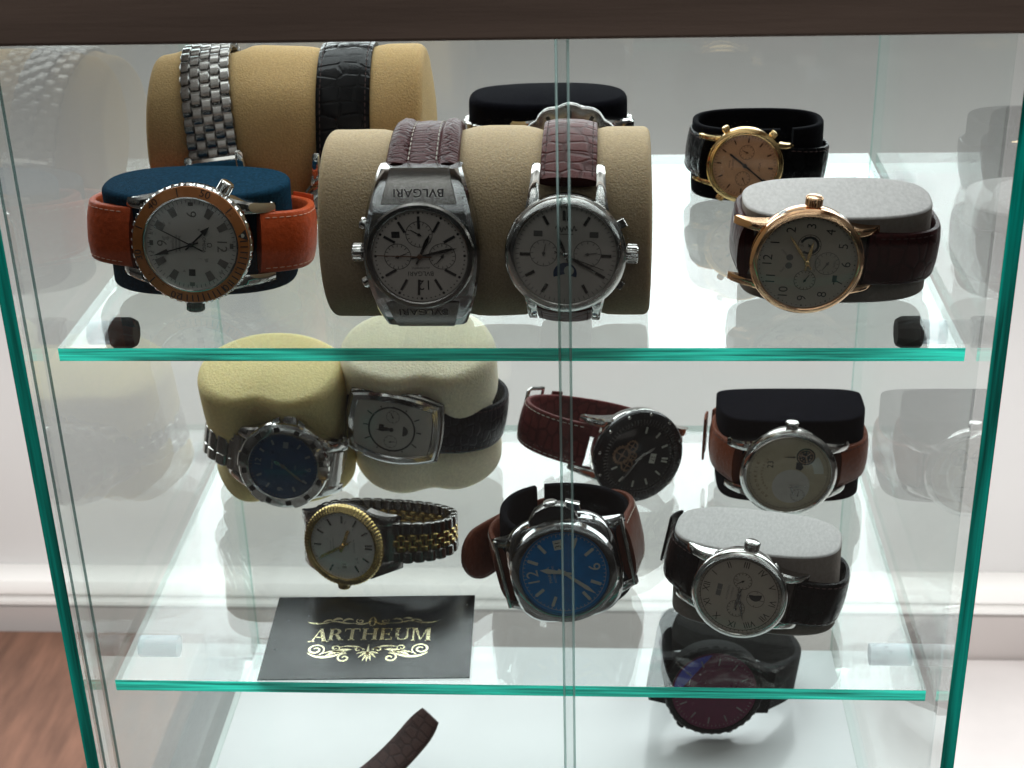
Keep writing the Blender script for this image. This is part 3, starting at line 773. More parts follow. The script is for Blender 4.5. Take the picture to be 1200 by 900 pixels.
strap(r, taut(30, 18.5, 2.5, 7, -17.3, -17.2, 17.2, .8), M['black_croc'], 18, 17, 2.4, 'thread_dark', keeper=[(.5, 5)])

# ---- light grey suede cushion with the rose gold calendar watch
CP = (121.0, 57, 20)
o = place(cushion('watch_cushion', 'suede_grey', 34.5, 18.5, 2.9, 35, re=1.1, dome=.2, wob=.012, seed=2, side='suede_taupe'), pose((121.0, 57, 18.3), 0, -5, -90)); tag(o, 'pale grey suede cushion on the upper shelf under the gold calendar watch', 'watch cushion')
r = empty('wristwatch', pose(CP, 0, -2, -86) @ T(0, 13, 18.8)); tag(r, 'rose gold calendar watch with arabic numerals and dark burgundy strap', 'wristwatch')
zd, rd, d, bz = round_head(r, 20.2, 10.5, 'rose', lw=9.6, lL=6.5, lugw=2.4, drop=1.2, flare=1.0, bez=20.4, rd=17.8, dial='warm_dial')
numerals(d, zd + .05, 'ink', list(enumerate(ARAB)), 4.8, rd * .79)
mb = MB()
for k in range(60):
    a = rad(k * 6); mb.ring(.01, .32 if k % 5 == 0 else .2, zd + .03, rd * .955 * sin(a), rd * .955 * cos(a), 8)
mb.build('minute_track', M['ink'], d, merge=False)
subdial(d, 6.6, 0, 4.2, zd + .03, 'ink', 230, [(0, '31'), (120, '10'), (240, '20')], 12); subdial(d, 0, -7.2, 4.4, zd + .03, 'grey_ink', 300, [(0, 'SUN'), (180, 'WED')], 14, size=1.2); subdial(d, -7.0, 0, 3.9, zd + .03, 'ink', 120, mark=16)
mb = MB(); mb.ring(2.6, 3.5, zd + .05, 6.6, 0, 40, .3, 5.4); mb.build('subdial_ring', M['ink'], d)
mb = MB()
for sx in (-1.6, 1.6): mb.ring(.02, 1.25, zd + .05, sx, 6.4, 24)
mb.build('moon_window', M['grey_ink'], d)
small_text(d, zd + .04, 'grey_ink', [('DAY', 1.1, -3.4, 8.4, 40), ('NIGHT', 1.1, 3.4, 8.4, -40), ('AUTOMATIC', 1.2, 0, -3.0, 0)])
mb = MB(); mb.box(-7, -4.4, -11.4, -9.8, zd + .01, zd + .07); mb.build('date_window', M['ink'], d)
hand(r, 'hour_hand', 'gold', 8.5, 1.3, 98, zd + .5, 'leaf'); hand(r, 'minute_hand', 'gold', 13, 1.1, 54, zd + .75, 'leaf')
crown_at(r, 90, 20.2, 5, 3.0, 3.6, 'rose', flutes=18)
for a in (58, 122): crown_at(r, a, 19.6, 5, 1.7, .5, 'dark_steel', 'corrector', 0)
strap(r, taut(36.6, 20.6, 3, -13, -18.8, -21.6, 21.6, .6), M['dark_burg'], 20, 19, 3.6, 'thread_dark', keeper=[(.3, 5)])

# =================================================================== LOWER SHELF
# ---- yellow foam, steel bracelet, blue dial
CP = (-120.5, 157.4, Z2 + 35.5)
o = place(cushion('foam_cushion', 'foam_yellow', 34.5, 28, 2.2, 66, re=5, dome=1.5, pinch=[(-11, .10, 10)], dents=[(86, .20, 15)], wob=.07, seed=11), pose(CP, 0, -15, -90)); tag(o, 'yellow foam cushion at the left of the lower shelf', 'foam cushion')
r = empty('wristwatch', pose(CP, 0, 8, -80) @ T(-8.5, -10, 26.5)); tag(r, 'steel bracelet watch with dark blue dial on the yellow foam cushion', 'wristwatch')
zd, rd, d, bz = round_head(r, 21, 11, 'steel', lw=8.5, lL=6, lugw=4.5, drop=2.5, bez=20.9, rd=15.8, dial='navy_dial', rf=lambda q, z, a: 1 + (.03 * (1 if cos(a * 6) > .55 else 0) if q > 19.6 else 0), bez_seg=240)
mb = MB()
for k in range(12): mb.tick(k * 30 + 15, 17.0, 19.2, 2.6, 10.5, .2)
mb.build('bezel_scale', M['ink'], bz)
track(d, rd, zd + .03, 'grey_ink'); markers(d, rd, zd + .02, 'dim_lume', .70, .85, .9, skip=(0, 3, 6, 9)); numerals(d, zd + .05, 'dim_lume', [(0, '12'), (6, '6'), (9, '9')], 4.2, rd * .74)
mb = MB(); mb.box(8.8, 11.8, -1.2, 1.2, zd + .01, zd + .07); mb.build('date_window', M['dim_lume'], d)
small_text(d, zd + .04, 'dim_lume', [('QUARTZ', 1.2, 0, 5.2, 0), ('100M', 1.2, 0, -5.6, 0)])
hand(r, 'hour_hand', 'steel', 5, 1.8, 20, zd + .5, 'sword', 2); hand(r, 'minute_hand', 'grey_ink', 12, 1.2, 212, zd + .75, 'sword', 2)
crown_at(r, 90, 20.5, 5.3, 3.4, 3.6, 'steel')
mb = MB()                                          # shoulders that guard the crown
for sy in (-1, 1): mb.prism([(14, sy * 9.5), (21.5, sy * 7.5), (23.5, sy * 4.4), (19, sy * 4.0), (14, sy * 4)], 1.5, 7.6, ch=.08)
mb.build('crown_guard', M['steel'], r)
end_links(r, 21, 6, 8.5, 11, 'steel')
bracelet(r, taut(33.2, 27, 2.2, 10, -26.5, -21.8, 21.8, .4), [(-10.5, -4.6, 'steel', 0), (-4.6, 4.6, 'brushed', 0), (4.6, 10.5, 'steel', 0)], 7.4, 3.2, taper=.85)

# ---- cream foam, tonneau watch on black strap
CP = (-52.1, 171, Z2 + 38.5)
o = place(cushion('foam_cushion', 'foam_cream', 37, 30, 2.25, 72, re=5, dome=1.5, pinch=[(-2, .09, 11)], dents=[(96, .15, 13)], wob=.05, seed=21), pose(CP, 0, -14, -90)); tag(o, 'cream foam cushion behind the yellow one on the lower shelf', 'foam cushion')
r = empty('wristwatch', pose(CP, 6, 5, -82) @ T(-.5, 7, 28.5) @ Matrix.Scale(1.05, 4)); tag(r, 'barrel shaped steel watch with black ring dial on black strap', 'wristwatch')
def barrel(hx, hy, bulge, n=14):
    p = []
    for k in range(n): u = -1 + 2 * k / n; p.append((-hx - bulge * (1 - u * u), -hy * u * -1 if False else hy * u))
    for k in range(n): u = -1 + 2 * k / n; p.append((hx * u, hy + bulge * .35 * (1 - u * u)))
    for k in range(n): u = 1 - 2 * k / n; p.append((hx + bulge * (1 - u * u), hy * u))
    for k in range(n): u = 1 - 2 * k / n; p.append((hx * u, -hy - bulge * .35 * (1 - u * u)))
    return p
ol = barrel(13.8, 21.0, 3.8)
def orings(mb, prof, ol=ol, caps=True):
    mb.rings([[(p[0] * k, p[1] * (1 - (1 - k) * .82), z - 2.4 * (p[1] / 20) ** 2) for p in ol] for (k, z) in prof], caps=caps); return mb
orings(MB(), [(.9, 0), (1, 1.2), (1, 6.4), (.97, 7.2), (.86, 7.9)]).build('case', M['dark_steel'], r, 24)
orings(MB(), [(.93, 7.4), (.93, 8.3), (.88, 9.2), (.76, 9.5), (.73, 9.1), (.73, 7.9)], caps=False).build('bezel', M['chrome'], r, 28)
mb = MB(); vs = [(p[0] * .74, p[1] * (1 - .26 * .82), 8.35 - 2.4 * (p[1] * .787 / 20) ** 2) for p in ol] + [(0, 0, 8.35)]
mb.add(vs, [(k, (k + 1) % len(ol), len(ol)) for k in range(len(ol))]); d = mb.build('dial', M['grey_dial'], r, 60)
zd = 8.4
mb = MB(); mb.ring(9.9, 10.7, zd + .05, 0, 0, 64); mb.build('chapter_ring', M['ink'], d)
for cx, cy, ha in ((6.0, 0, 60), (-6.0, 0, 170)): subdial(d, cx, cy, 3.0, zd + .06, 'ink', ha, mark=8)
mb = MB(); mb.box(-1.6, 1.6, 3.6, 5.8, zd + .02, zd + .1); mb.ring(.02, 2.4, zd + .06, 0, -5.0, 24, pi / 2, 3 * pi / 2); mb.build('date_window', M['ink'], d)
mb = MB()
for k in range(12):
    a = rad(k * 30); q = 1 / max(abs(sin(a)) / 10.2, abs(cos(a)) / 13.2); mb.tick(k * 30, 11.0, min(q, 13.6), .5, zd - .95 + .9 * (abs(sin(a))), .25)
mb.build('hour_markers', M['ink'], d)
hand(r, 'hour_hand', 'ink', 5, 1.1, 5, zd + .4, 'leaf', 1); hand(r, 'minute_hand', 'ink', 7.2, 1.0, 352, zd + .65, 'leaf', 1)
mb = MB(); mb.add([(p[0] * .74, p[1] * .787, 9.35 - 2.2 * (p[1] * .787 / 20) ** 2) for p in ol] + [(0, 0, 9.5)], [(k, (k + 1) % len(ol), len(ol)) for k in range(len(ol))]); mb.build('crystal', M['crystal'], r, 60)
crown_at(r, 90, 17.0, 4, 2.4, 2.4, 'steel'); crown_at(r, 58, 18.2, 3.6, 1.7, 1.7, 'steel', 'pusher', 0); crown_at(r, 122, 18.2, 3.6, 1.7, 1.7, 'steel', 'pusher', 0)
strap(r, taut(37, 30, 2.25, -7, -28.5, -19.5, 19.5, 1.0), M['navy_leather'], 22, 19, 3.4, 'thread_dark')

# ---- two-tone bracelet watch lying on its side
r = empty('wristwatch', pose((-62, 84.5, Z2 + 18.8), 14, 12, 86) @ T(0, -9, 15)); tag(r, 'steel and gold bracelet watch standing behind the black card', 'wristwatch')
zd, rd, d, bz = round_head(r, 18.2, 10, 'dark_steel', lw=7.6, lL=4.8, lugw=4.6, drop=1.5, bez=18.2, rd=14.9, dial='silver_dial', bez_mat='goldlink', rf=lambda q, z, a: 1 + (.011 * sin(a * 72) if q > 15.6 else 0), bez_seg=576)
track(d, rd, zd + .03, 'grey_ink', r0=.92, r1=.98, w=.16); markers(d, rd, zd + .02, 'dark_steel', .68, .9, .75, skip=(3,))
mb = MB(); mb.box(7.4, 10.6, -1.4, 1.4, zd + .01, zd + .08); dw = mb.build('date_window', M['lume'], d)
mb = MB(); mb.text('18', 2.6, 9, 0, 0, zd + .12); mb.build('date_digits', M['ink'], dw, merge=False)
mb = MB(); mb.lathe([(0, 10.9), (1.2, 10.8), (2.2, 10.1)], 24, T(9, 0, -.3)); mb.build('date_lens', M['crystal'], r, 60)
small_text(d, zd + .04, 'grey_ink', [('AUTOMATIC', 1.1, 0, 5.0, 0), ('CHRONOMETER', .9, 0, -4.6, 0), ('CERTIFIED', .9, 0, -5.8, 0)])
hand(r, 'hour_hand', 'gold', 7.8, 1.3, 292, zd + .5, 'baton'); hand(r, 'minute_hand', 'gold', 12, 1.1, 152, zd + .75, 'baton'); hand(r, 'second_hand', 'gold', 12.5, .3, 150, zd + 1.0, 'needle', 5)
crown_at(r, 96, 17.6, 4.6, 2.6, 3, 'goldlink')
end_links(r, 17.6, 4.6, 7.5, 10, 'dark_steel')
pth = taut(31, 17.5, 2.3, 10, -17, -18.6, 18.6, .8)
bracelet(r, pth, [(-9.4, -3.9, 'dark_steel', 0), (-3.9, -1.4, 'goldlink', .5), (-1.4, 1.4, 'goldlink', 0), (1.4, 3.9, 'goldlink', .5), (3.9, 9.4, 'dark_steel', 0)], 5.0, 3.2, taper=.82)
mb = MB(); fr = frames(pth); sweep_band(mb, fr, lambda s: 13.5, 1.6, FLAT, 58, 82, lift=2.4); mb.build('clasp', M['dark_steel'], r, 40)

# ---- business card
CARD = T(-61.2, 30.9, Z2 + .35) @ Matrix.Rotation(rad(2.2), 4, 'Z')
mb = MB(); W2, H2 = 42.3, 28.9
mb.box(-W2, W2, -H2, H2, -.25, .2); cd = mb.build('business_card', M['card'], None); place(cd, CARD); tag(cd, 'black business card with gold ARTHEUM lettering and scrolls', 'business card')
SER = .55
def glyph(mb, ch, x, w, h, y):
    """serif capital from thick and thin strokes; x is the left edge."""
    tk, tn = h * .17, h * .07; z = .25
    def q(*p): mb.add([(x + a * w, y + b * h, z) for a, b in p], [tuple(range(len(p)))])
    K, N = tk / w, tn / w; n = tn / h
    def serif(cx, yy, l=.17): q((cx - l, yy), (cx + l, yy), (cx + l, yy + n), (cx - l, yy + n))
    def vst(cx, y0=0, y1=1, k=None):
        k = (k or K) / 2; q((cx - k, y0), (cx + k, y0), (cx + k, y1), (cx - k, y1))
    def bow(cx, cy, rx, ry, t, a0, a1):
        m = 18; o = [(cx + rx * cos(a0 + (a1 - a0) * k / m), cy + ry * sin(a0 + (a1 - a0) * k / m)) for k in range(m + 1)]
        i = [(cx + (rx - t) * cos(a0 + (a1 - a0) * k / m), cy + (ry - n) * sin(a0 + (a1 - a0) * k / m)) for k in range(m + 1)]
        for k in range(m): q(o[k], o[k + 1], i[k + 1], i[k])
    if ch == 'A':
        q((.08, 0), (.08 + N, 0), (.5 + N * .4, .98), (.5 - N * .2, .98)); q((.45, 1), (.45 + K * .8, 1), (.92, 0), (.92 - K * 1.15, 0)); q((.24, .32), (.72, .32), (.70, .32 + n), (.26, .32 + n)); serif(.1, 0); serif(.86, 0)
    elif ch == 'R':
        vst(.2); serif(.2, 0); serif(.2, 1 - n, .15); bow(.42, .74, .36, .26, K, -pi / 2, pi / 2); q((.2, 1 - n), (.42, 1 - n), (.42, 1), (.2, 1)); q((.2, .48), (.45, .48), (.45, .48 + n), (.2, .48 + n)); q((.4, .5), (.4 + K * 1.1, .5), (.95, 0), (.95 - K * 1.2, 0)); serif(.9, 0, .1)
    elif ch == 'T':
        vst(.5); q((.03, 1 - n), (.97, 1 - n), (.97, 1), (.03, 1)); q((.03, 1), (.03 + N, 1), (.06, .74), (.03, .74)); q((.97, 1), (.97 - N, 1), (.94, .74), (.97, .74)); serif(.5, 0, .2)
    elif ch == 'H':
        vst(.2); vst(.8); q((.2, .48), (.8, .48), (.8, .48 + n), (.2, .48 + n))
        for c in (.2, .8): serif(c, 0); serif(c, 1 - n)
    elif ch == 'E':
        vst(.22)
        for yy, xe in ((0, .92), (.48, .72), (1 - n, .88)): q((.05 if yy != .48 else .2, yy), (xe, yy), (xe, yy + n), (.05 if yy != .48 else .2, yy + n))
        q((.92, 0), (.92, .25), (.92 - N, .25), (.86 - N, 0)); q((.88, 1), (.88, .76), (.88 - N, .76), (.83 - N, 1)); q((.72, .38), (.72, .64), (.72 - N, .62), (.72 - N, .40))
    elif ch == 'U':
        vst(.18, .34); vst(.82, .34, 1, N * 1.2); serif(.18, 1 - n); serif(.82, 1 - n, .14); bow(.5, .36, .32 + K * .5, .38, K * .8, pi, 2 * pi)
    elif ch == 'M':
        vst(.12, 0, 1, N * 1.2); vst(.88); q((.12, 1), (.12 + K * .9, 1), (.52, .08), (.48, .02)); q((.88, 1), (.88 - N * 1.3, 1), (.47, .02), (.51, .05))
        serif(.12, 0, .1); serif(.88, 0, .13); serif(.1, 1 - n, .1); serif(.9, 1 - n, .1)
mb = MB(); x = -25.0
for ch, w, h in (('A', 8.2, 9.2), ('R', 7.0, 8.2), ('T', 7.2, 8.2), ('H', 7.6, 8.2), ('E', 6.2, 8.2), ('U', 7.0, 8.2), ('M', 8.6, 9.2)):
    glyph(mb, ch, x, w * .94, h, -3.0 - (h - 8.2)); x += w * {'A': .90, 'R': .93}.get(ch, 1.0)
mb.build('lettering', M['foil'], cd, merge=False)
def ribbon(mb, pts, w0, z=.26):
    n = len(pts)
    L = []; R = []
    for i, p in enumerate(pts):
        a = pts[max(0, i - 1)]; b = pts[min(n - 1, i + 1)]; tx, ty = b[0] - a[0], b[1] - a[1]; l = math.hypot(tx, ty) or 1
        w = w0(i / (n - 1)) / 2; L.append((p[0] - ty / l * w, p[1] + tx / l * w, z)); R.append((p[0] + ty / l * w, p[1] - tx / l * w, z))
    mb.add(L + R, [(i, i + 1, n + i + 1, n + i) for i in range(n - 1)])
def bez(p0, p1, p2, p3, n=22):
    return [tuple((1 - t) ** 3 * p0[i] + 3 * (1 - t) ** 2 * t * p1[i] + 3 * (1 - t) * t * t * p2[i] + t ** 3 * p3[i] for i in (0, 1)) for t in (k / n for k in range(n + 1))]
def spiral(cx, cy, r0, r1, a0, a1, n=44):
    return [(cx + (r0 + (r1 - r0) * k / n) * cos(a0 + (a1 - a0) * k / n), cy + (r0 + (r1 - r0) * k / n) * sin(a0 + (a1 - a0) * k / n)) for k in range(n + 1)]
swell = lambda m, e=.25: (lambda t: e + (m - e) * sin(pi * t))
lo = MB(); up = MB()
for sx in (-1, 1):
    f = lambda pts: [(sx * p[0], p[1]) for p in pts]
    y = -10
    ribbon(lo, f(spiral(21.6, y + .6, .8, 3.9, pi * .2, pi * 3.35)), swell(1.0, .5))                    # big end scroll
    ribbon(lo, f(bez((24.6, y - 1.6), (20, y - 6.4), (14.5, y - 4.6), (9, y - 1.2))), swell(1.5, .4))
    ribbon(lo, f(spiral(9.4, y - 5.2, .5, 3.0, 0, pi * 2.6)), swell(.9, .5))                            # lower inner scroll
    ribbon(lo, f(bez((8.5, y - 2.4), (11, y - .4), (15, y + .2), (18.6, y - 2.2))), swell(1.1))
    ribbon(lo, f(bez((17.2, y - 3.6), (13.2, y - .6), (10, y + .6), (6.6, y + .4))), swell(2.2, .2))     # leaf
    ribbon(lo, f(spiral(13.6, y + 1.6, .4, 1.9, pi, pi * 3.2)), swell(.7, .4))
    ribbon(lo, f(bez((11.6, y + 2.2), (8.5, y + 3.4), (4.5, y + 3.0), (1.2, y + .4))), swell(1.0, .3))
    ribbon(lo, f(spiral(4.0, y + .4, .35, 1.9, pi, pi * 3.1)), swell(.7, .4))
    for a, l in ((15, 6.2), (42, 5.2), (75, 4.6)):
        a = rad(a); ribbon(lo, f([(sin(a) * l * t, y - 1.2 - cos(a) * l * t + sin(pi * t) * .5) for t in (k / 10 for k in range(11))]), swell(1.1, .2))
    y = 9.6
    ribbon(up, f(bez((27.2, y + .6), (24.5, y - 1.4), (20.5, y - .8), (17.5, y + .5))), swell(1.0, .2))
    ribbon(up, f(bez((17.8, y + .4), (14, y + 1.8), (12, y - 1.6), (7.5, y - .6))), swell(1.0, .3))
    ribbon(up, f(bez((12.5, y - .3), (12.5, y + 2.6), (9.5, y + 3.2), (8.2, y + 1.6))), swell(1.3, .2))
    ribbon(up, f(bez((17, y + .6), (16.5, y + 3), (13.5, y + 3.6), (12.8, y + 1.8))), swell(1.5, .2))
    ribbon(up, f(bez((21, y - .4), (20, y + 2), (17.6, y + 2.2), (16.8, y + 1.2))), swell(1.1, .2))
    ribbon(up, f(spiral(5.2, y + .8, .4, 1.8, 0, pi * 2.3)), swell(.7, .4))
    ribbon(up, f(bez((7.5, y - .6), (5, y - 2.2), (2.4, y - 1.4), (.3, y + 1))), swell(.9, .3))
    ribbon(up, f(bez((.2, y - 2.8), (1.8, y - 1), (1.6, y + 1.6), (.1, y + 3.8))), swell(.8, .15))
ribbon(lo, [(0, -6.2 - 11.5 * t) for t in (k / 10 for k in range(11))], swell(1.2, .2))
lo.build('lower_scroll', M['foil'], cd, merge=False); up.build('upper_scroll', M['foil'], cd, merge=False)

# ---- burgundy strap skeleton watch standing on its own
CP = (31, 172, Z2 + 22)
r = empty('wristwatch', pose(CP, -24, 6, 108) @ T(0, 8, 24)); tag(r, 'black dial skeleton watch standing loose with burgundy strap', 'wristwatch')
zd, rd, d, bz = round_head(r, 22.6, 12, 'steel', lw=10.6, lL=6.5, lugw=3.4, drop=2, bez=22.8, rd=17.0, dial='black_dial', bez_mat='blackbezel')
mb = MB()
for k in range(12):
    a = rad(k * 30); mb.lathe([(0, 12.2), (.85, 12.0), (.95, 11.2)], 14, T(21.2 * sin(a), 21.2 * cos(a), -1.2))
mb.build('bezel_stud', M['steel'], bz)
mb = MB()
for k in range(72): mb.tick(k * 5, 17.4, 19.2, .45, 11.35, .2)
mb.build('bezel_scale', M['dark_steel'], bz)
track(d, rd, zd + .03, 'grey_ink'); markers(d, rd, zd + .02, 'lume', .70, .88, .8, skip=(6, 7, 8))
mb = MB()                                          # open movement at six o'clock
for cx, cy, rr, teeth in ((0, -9.5, 4.6, 18), (-4.8, -5.2, 3.0, 14), (4.6, -5.6, 3.2, 14), (0, -3.8, 2.2, 10)):
    mb.ring(rr * .72, rr, zd + .25, cx, cy, 40)
    for k in range(teeth): mb.tick(k * 360 / teeth, rr * .98, rr * 1.1, .4, zd + .25, 0, cx, cy)
    for k in range(4): mb.tick(k * 90 + 20, 0, rr * .75, .5, zd + .25, .1, cx, cy)
    mb.ring(.01, rr * .2, zd + .4, cx, cy, 14)
mb.build('movement', M['bronze'], d)
mb = MB(); mb.box(-2.4, 2.4, 5.6, 8.6, zd + .01, zd + .08); dw = mb.build('date_window', M['lume'], d)
mb = MB(); mb.text('27', 2.8, 0, 7.1, 0, zd + .12); mb.build('date_digits', M['ink'], dw, merge=False)
hand(r, 'hour_hand', 'steel', 9, 1.4, 320, zd + .6, 'sword'); hand(r, 'minute_hand', 'steel', 14, 1.1, 118, zd + .9, 'sword'); hand(r, 'second_hand', 'steel', 14, .3, 125, zd + 1.1, 'needle')
crown_at(r, 90, 22.6, 5.6, 3.2, 3.6, 'steel')
strap(r, taut(35, 25, 2.15, -11, -22, -24, 24, .6), M['wine_leather'], 21, 19, 3.6, 'thread_white', keeper=[(.52, 5)], buckle=.60)

# ---- black velvet cushion, tan strap, open-heart dial
CP = (123.0, 163.5, Z2 + 20)
o = place(cushion('watch_cushion', 'velvet_black', 34, 22, 3.8, 43, re=1.0, dome=.3, wob=.02, seed=31, flatback=True), pose((123.0, 165, Z2 + 21), 0, 0, -90)); tag(o, 'black velvet cushion with flat back behind the tan strap watch', 'watch cushion')
r = empty('wristwatch', pose(CP, 0, 2, -88) @ T(0, 3, 23)); tag(r, 'steel watch with champagne open-heart dial and tan leather strap', 'wristwatch')
zd, rd, d, bz = round_head(r, 21.8, 10.5, 'steel', lw=9.2, lL=6.2, lugw=3.8, drop=1.2, bez=22.2, rd=19.2, dial='cream_dial')
mb = MB(); mb.ring(18.0, 18.15, zd + .03, 0, 0, 90)
for k in range(60): mb.tick(k * 6, 17.2 if k % 5 == 0 else 17.6, 18.1, .22, zd + .03)
mb.build('minute_track', M['grey_ink'], d, merge=False)
mb = MB(); mb.ring(.05, 4.3, zd + .04, 9.0, -7.2, 40); hole = mb.build('balance_window', M['black_dial'], d)
mb = MB(); mb.ring(3.2, 3.7, zd + .1, 9, -7.2, 36)
for k in range(3): mb.tick(k * 120 + 15, 0, 3.3, .6, zd + .1, .1, 9, -7.2)
for k in range(10): mb.ring(.1, .45, zd + .12, 9 + 2.3 * sin(k * .63), -7.2 + 2.3 * cos(k * .63), 10)
mb.build('movement', M['bronze'], hole)
mb = MB(); mb.prism([(5.6, -5.6), (6.2, -3.2), (2.6, -3.0), (1.8, -5.4), (3.4, -6.6)], zd + .03, zd + .1); mb.build('bridge_window', M['ink'], d)
mb = MB(); mb.ring(9.6, 14.0, zd + .03, 0, -2, 24, rad(140), rad(178)); mb.build('power_reserve', M['lume'], d)
mb = MB(); mb.ring(7.6, 8.6, zd + .03, -6.5, -1.5, 60); mb.ring(.02, 7.6, zd + .02, -6.5, -1.5, 60); sr = mb.build('subdial_disc', M['grey_dial'], d)
subdial(d, -11, -5.0, 3.2, zd + .06, 'grey_ink', 100)
mb = MB(); mb.text('23', 4.0, 4.5, 8.5, 0, zd + .05); mb.build('numerals', M['ink'], d, merge=False)
def arc_text(mb, s, r, a0, da, size, z):
    for k, ch in enumerate(s): mb.text(ch, size, r * sin(rad(a0 + k * da)), r * cos(rad(a0 + k * da)), a0 + k * da, z)
mb = MB(); arc_text(mb, 'AUTOMATIK', 15.0, -52, 9, 1.9, zd + .05); arc_text(mb, 'GANGRESERVE', 12.2, -40, 7.5, 1.4, zd + .05); mb.build('dial_text', M['brown_ink'], d, merge=False)
hand(r, 'hour_hand', 'steel', 5, .7, 250, zd + .4, 'leaf', 1, .6).location = (-.0065, -.0015, 0); hand(r, 'minute_hand', 'steel', 7, .6, 175, zd + .6, 'leaf', 1, .6).location = (-.0065, -.0015, 0)
mb = MB(); mb.prism([(-.35, -3.6), (.35, -3.6), (0, 1.8)], zd + .15, zd + .35, T(8.6, 1.2, 0)); mb.build('reserve_hand', M['ink'], r)
crown_at(r, 90, 22, 5.4, 2.9, 3.2, 'steel', flutes=26, neck=.6)
strap(r, taut(35.6, 24, 2.6, -3, -23, -23, 23, .8), M['tan_leather'], 20, 18, 3.8, 'thread_dark', keeper=[(.20, 6.5, 2.4), (.28, 6, .6)])

# ---- cushion-case watch with blue dial, brown strap, black cuff inside
CP = (19.2, 74, Z2 + 19.5)
o = place(cuff('watch_cuff', 'cuff_black', 28.5, 23.5, 2.2, 36, 3.2, 9, -66), pose((19.2, 74, Z2 + 18.2), 0, 0, -90)); tag(o, 'black plush open cuff inside the brown strap of the blue watch', 'watch cuff')
r = empty('wristwatch', pose((19.2, 74, Z2 + 21), 0, 10, -102) @ T(0, 0, 25)); tag(r, 'steel watch with bright blue dial, crown guard and brown strap', 'wristwatch')
def sq(k, n=3.2): return [(sup(23.2 * k, 23.2 * k, n, 2 * pi * i / 96)) for i in range(96)]
mb = MB(); mb.rings([[(p[0], p[1], z) for p in sq(k)] for k, z in ((.9, 0), (.98, 1), (1, 4), (.98, 7), (.93, 8.6), (.85, 9.2))])
for sx in (-1, 1):
    for sy in (-1, 1):
        lug(mb, sx * 14.0, sy, 22, 9, 6, 3.6, 1.5)
mb.build('case', M['chrome'], r, 30)
for sy in (-1, 1): mb = MB(); mb.tube([(-15, sy * 26.6, .6), (15, sy * 26.6, .6)], 1.0, 12); mb.build('lug_bar', M['steel'], r)
b = MB(); b.lathe([(21.8, 8.4), (22.4, 9.6), (21.6, 11.6), (19.6, 12.6), (18.4, 12.5), (18.2, 10.2)], 96); b.build('bezel', M['chrome'], r)
zd = 10.6; rd = 18.3; dd = MB(); dd.disc(rd, zd, 80); d = dd.build('dial', M['blue_dial'], r)
MB().lathe([(0, 12.6), (9, 12.5), (18.4, 12.2)], 72).build('crystal', M['crystal'], r, 60)
mb = MB(); mb.ring(16.9, 17.05, zd + .03, 0, 0, 80)
for k in range(60): mb.tick(k * 6, 16.1 if k % 5 else 15.6, 17, .2, zd + .03)
mb.build('minute_track', M['lume'], d, merge=False)
markers(d, rd, zd + .02, 'lume', .62, .86, 1.2, skip=(0, 3, 6, 9)); numerals(d, zd + .06, 'lume', [(0, '12'), (6, '6')], 7.0, rd * .70)
mb = MB(); mb.box(10.2, 14.4, -1.9, 1.9, zd + .01, zd + .08); dw = mb.build('date_window', M['lume'], d)
mb = MB(); mb.text('31', 3.2, 12.3, 0, 0, zd + .12); mb.build('date_digits', M['ink'], dw, merge=False)
small_text(d, zd + .05, 'lume', [('MARINA', 1.9, 0, 6.2, 0), ('AUTOMATIC', 1.3, 0, 4.2, 0)])
hand(r, 'hour_hand', 'lume', 10, 2.0, 18, zd + .6, 'sword', 3); hand(r, 'minute_hand', 'lume', 15.5, 1.7, 226, zd + .9, 'sword', 3)
mb = MB()                                          # half-moon bridge over the crown
pl = [(21, -10.5), (23.5, -10), (27, -6.8), (28.4, -2.5), (28.4, 2.5), (27, 6.8), (23.5, 10), (21, 10.5)]
mb.prism(pl, 1.6, 8.4, ch=.06); mb.build('crown_guard', M['dark_steel'], r)
mb = MB(); mb.prism([(23.5, -12.0), (26.5, -12.0), (29.0, -6.6), (25.5, -6.2)], 3, 7.6, ch=.1); mb.build('crown_lever', M['steel'], r)
crown_at(r, 90, 27.2, 5, 2.8, 2.2, 'steel')
st_ = strap(r, taut(31, 26, 2.2, 0, -25, -26, 26, .4), M['brown_leather'], 25, 23, 3.8, 'thread_white', stitch_u=.86)
mb = MB(); pth = [(16 - 46 * 0 - 1.2 * 0 + 0, 0)]
pth = [(22.0 + 23 * (k / 40) ** .9 + 1.5 * sin(pi * k / 40), -46 + 27 * (k / 40)) for k in range(41)]
fr = frames(pth); LT = fr[-1][3]; sweep_band(mb, fr, lambda s: 23 if s < LT - 13 else 23 * max(.12, math.sqrt(max(0, 1 - ((s - LT + 13) / 13) ** 2))), 2.4, FLAT); mb.build('strap_tail', M['brown_leather'], st_, 50, merge=False)

# ---- grey suede cushion, black strap, roman numerals
CP = (98.4, 54, Z2 + 20)
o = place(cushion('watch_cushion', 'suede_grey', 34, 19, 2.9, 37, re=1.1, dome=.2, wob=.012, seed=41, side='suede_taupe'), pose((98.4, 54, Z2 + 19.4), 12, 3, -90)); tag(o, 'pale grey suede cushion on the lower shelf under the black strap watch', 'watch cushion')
r = empty('wristwatch', pose(CP, 11, 8, -80) @ T(0, 4, 19.3)); tag(r, 'steel moonphase watch with roman numerals and black strap', 'wristwatch')
zd, rd, d, bz = round_head(r, 18.8, 10.5, 'steel', lw=9.0, lL=6.2, lugw=2.6, drop=.8, flare=1.0, bez=19.2, rd=16.6, dial='warm_dial')
numerals(d, zd + .05, 'ink', list(enumerate(ROMAN)), 3.9, rd * .80, False, .9)
mb = MB(); mb.ring(rd * .93, rd * .945, zd + .03, 0, 0, 80)
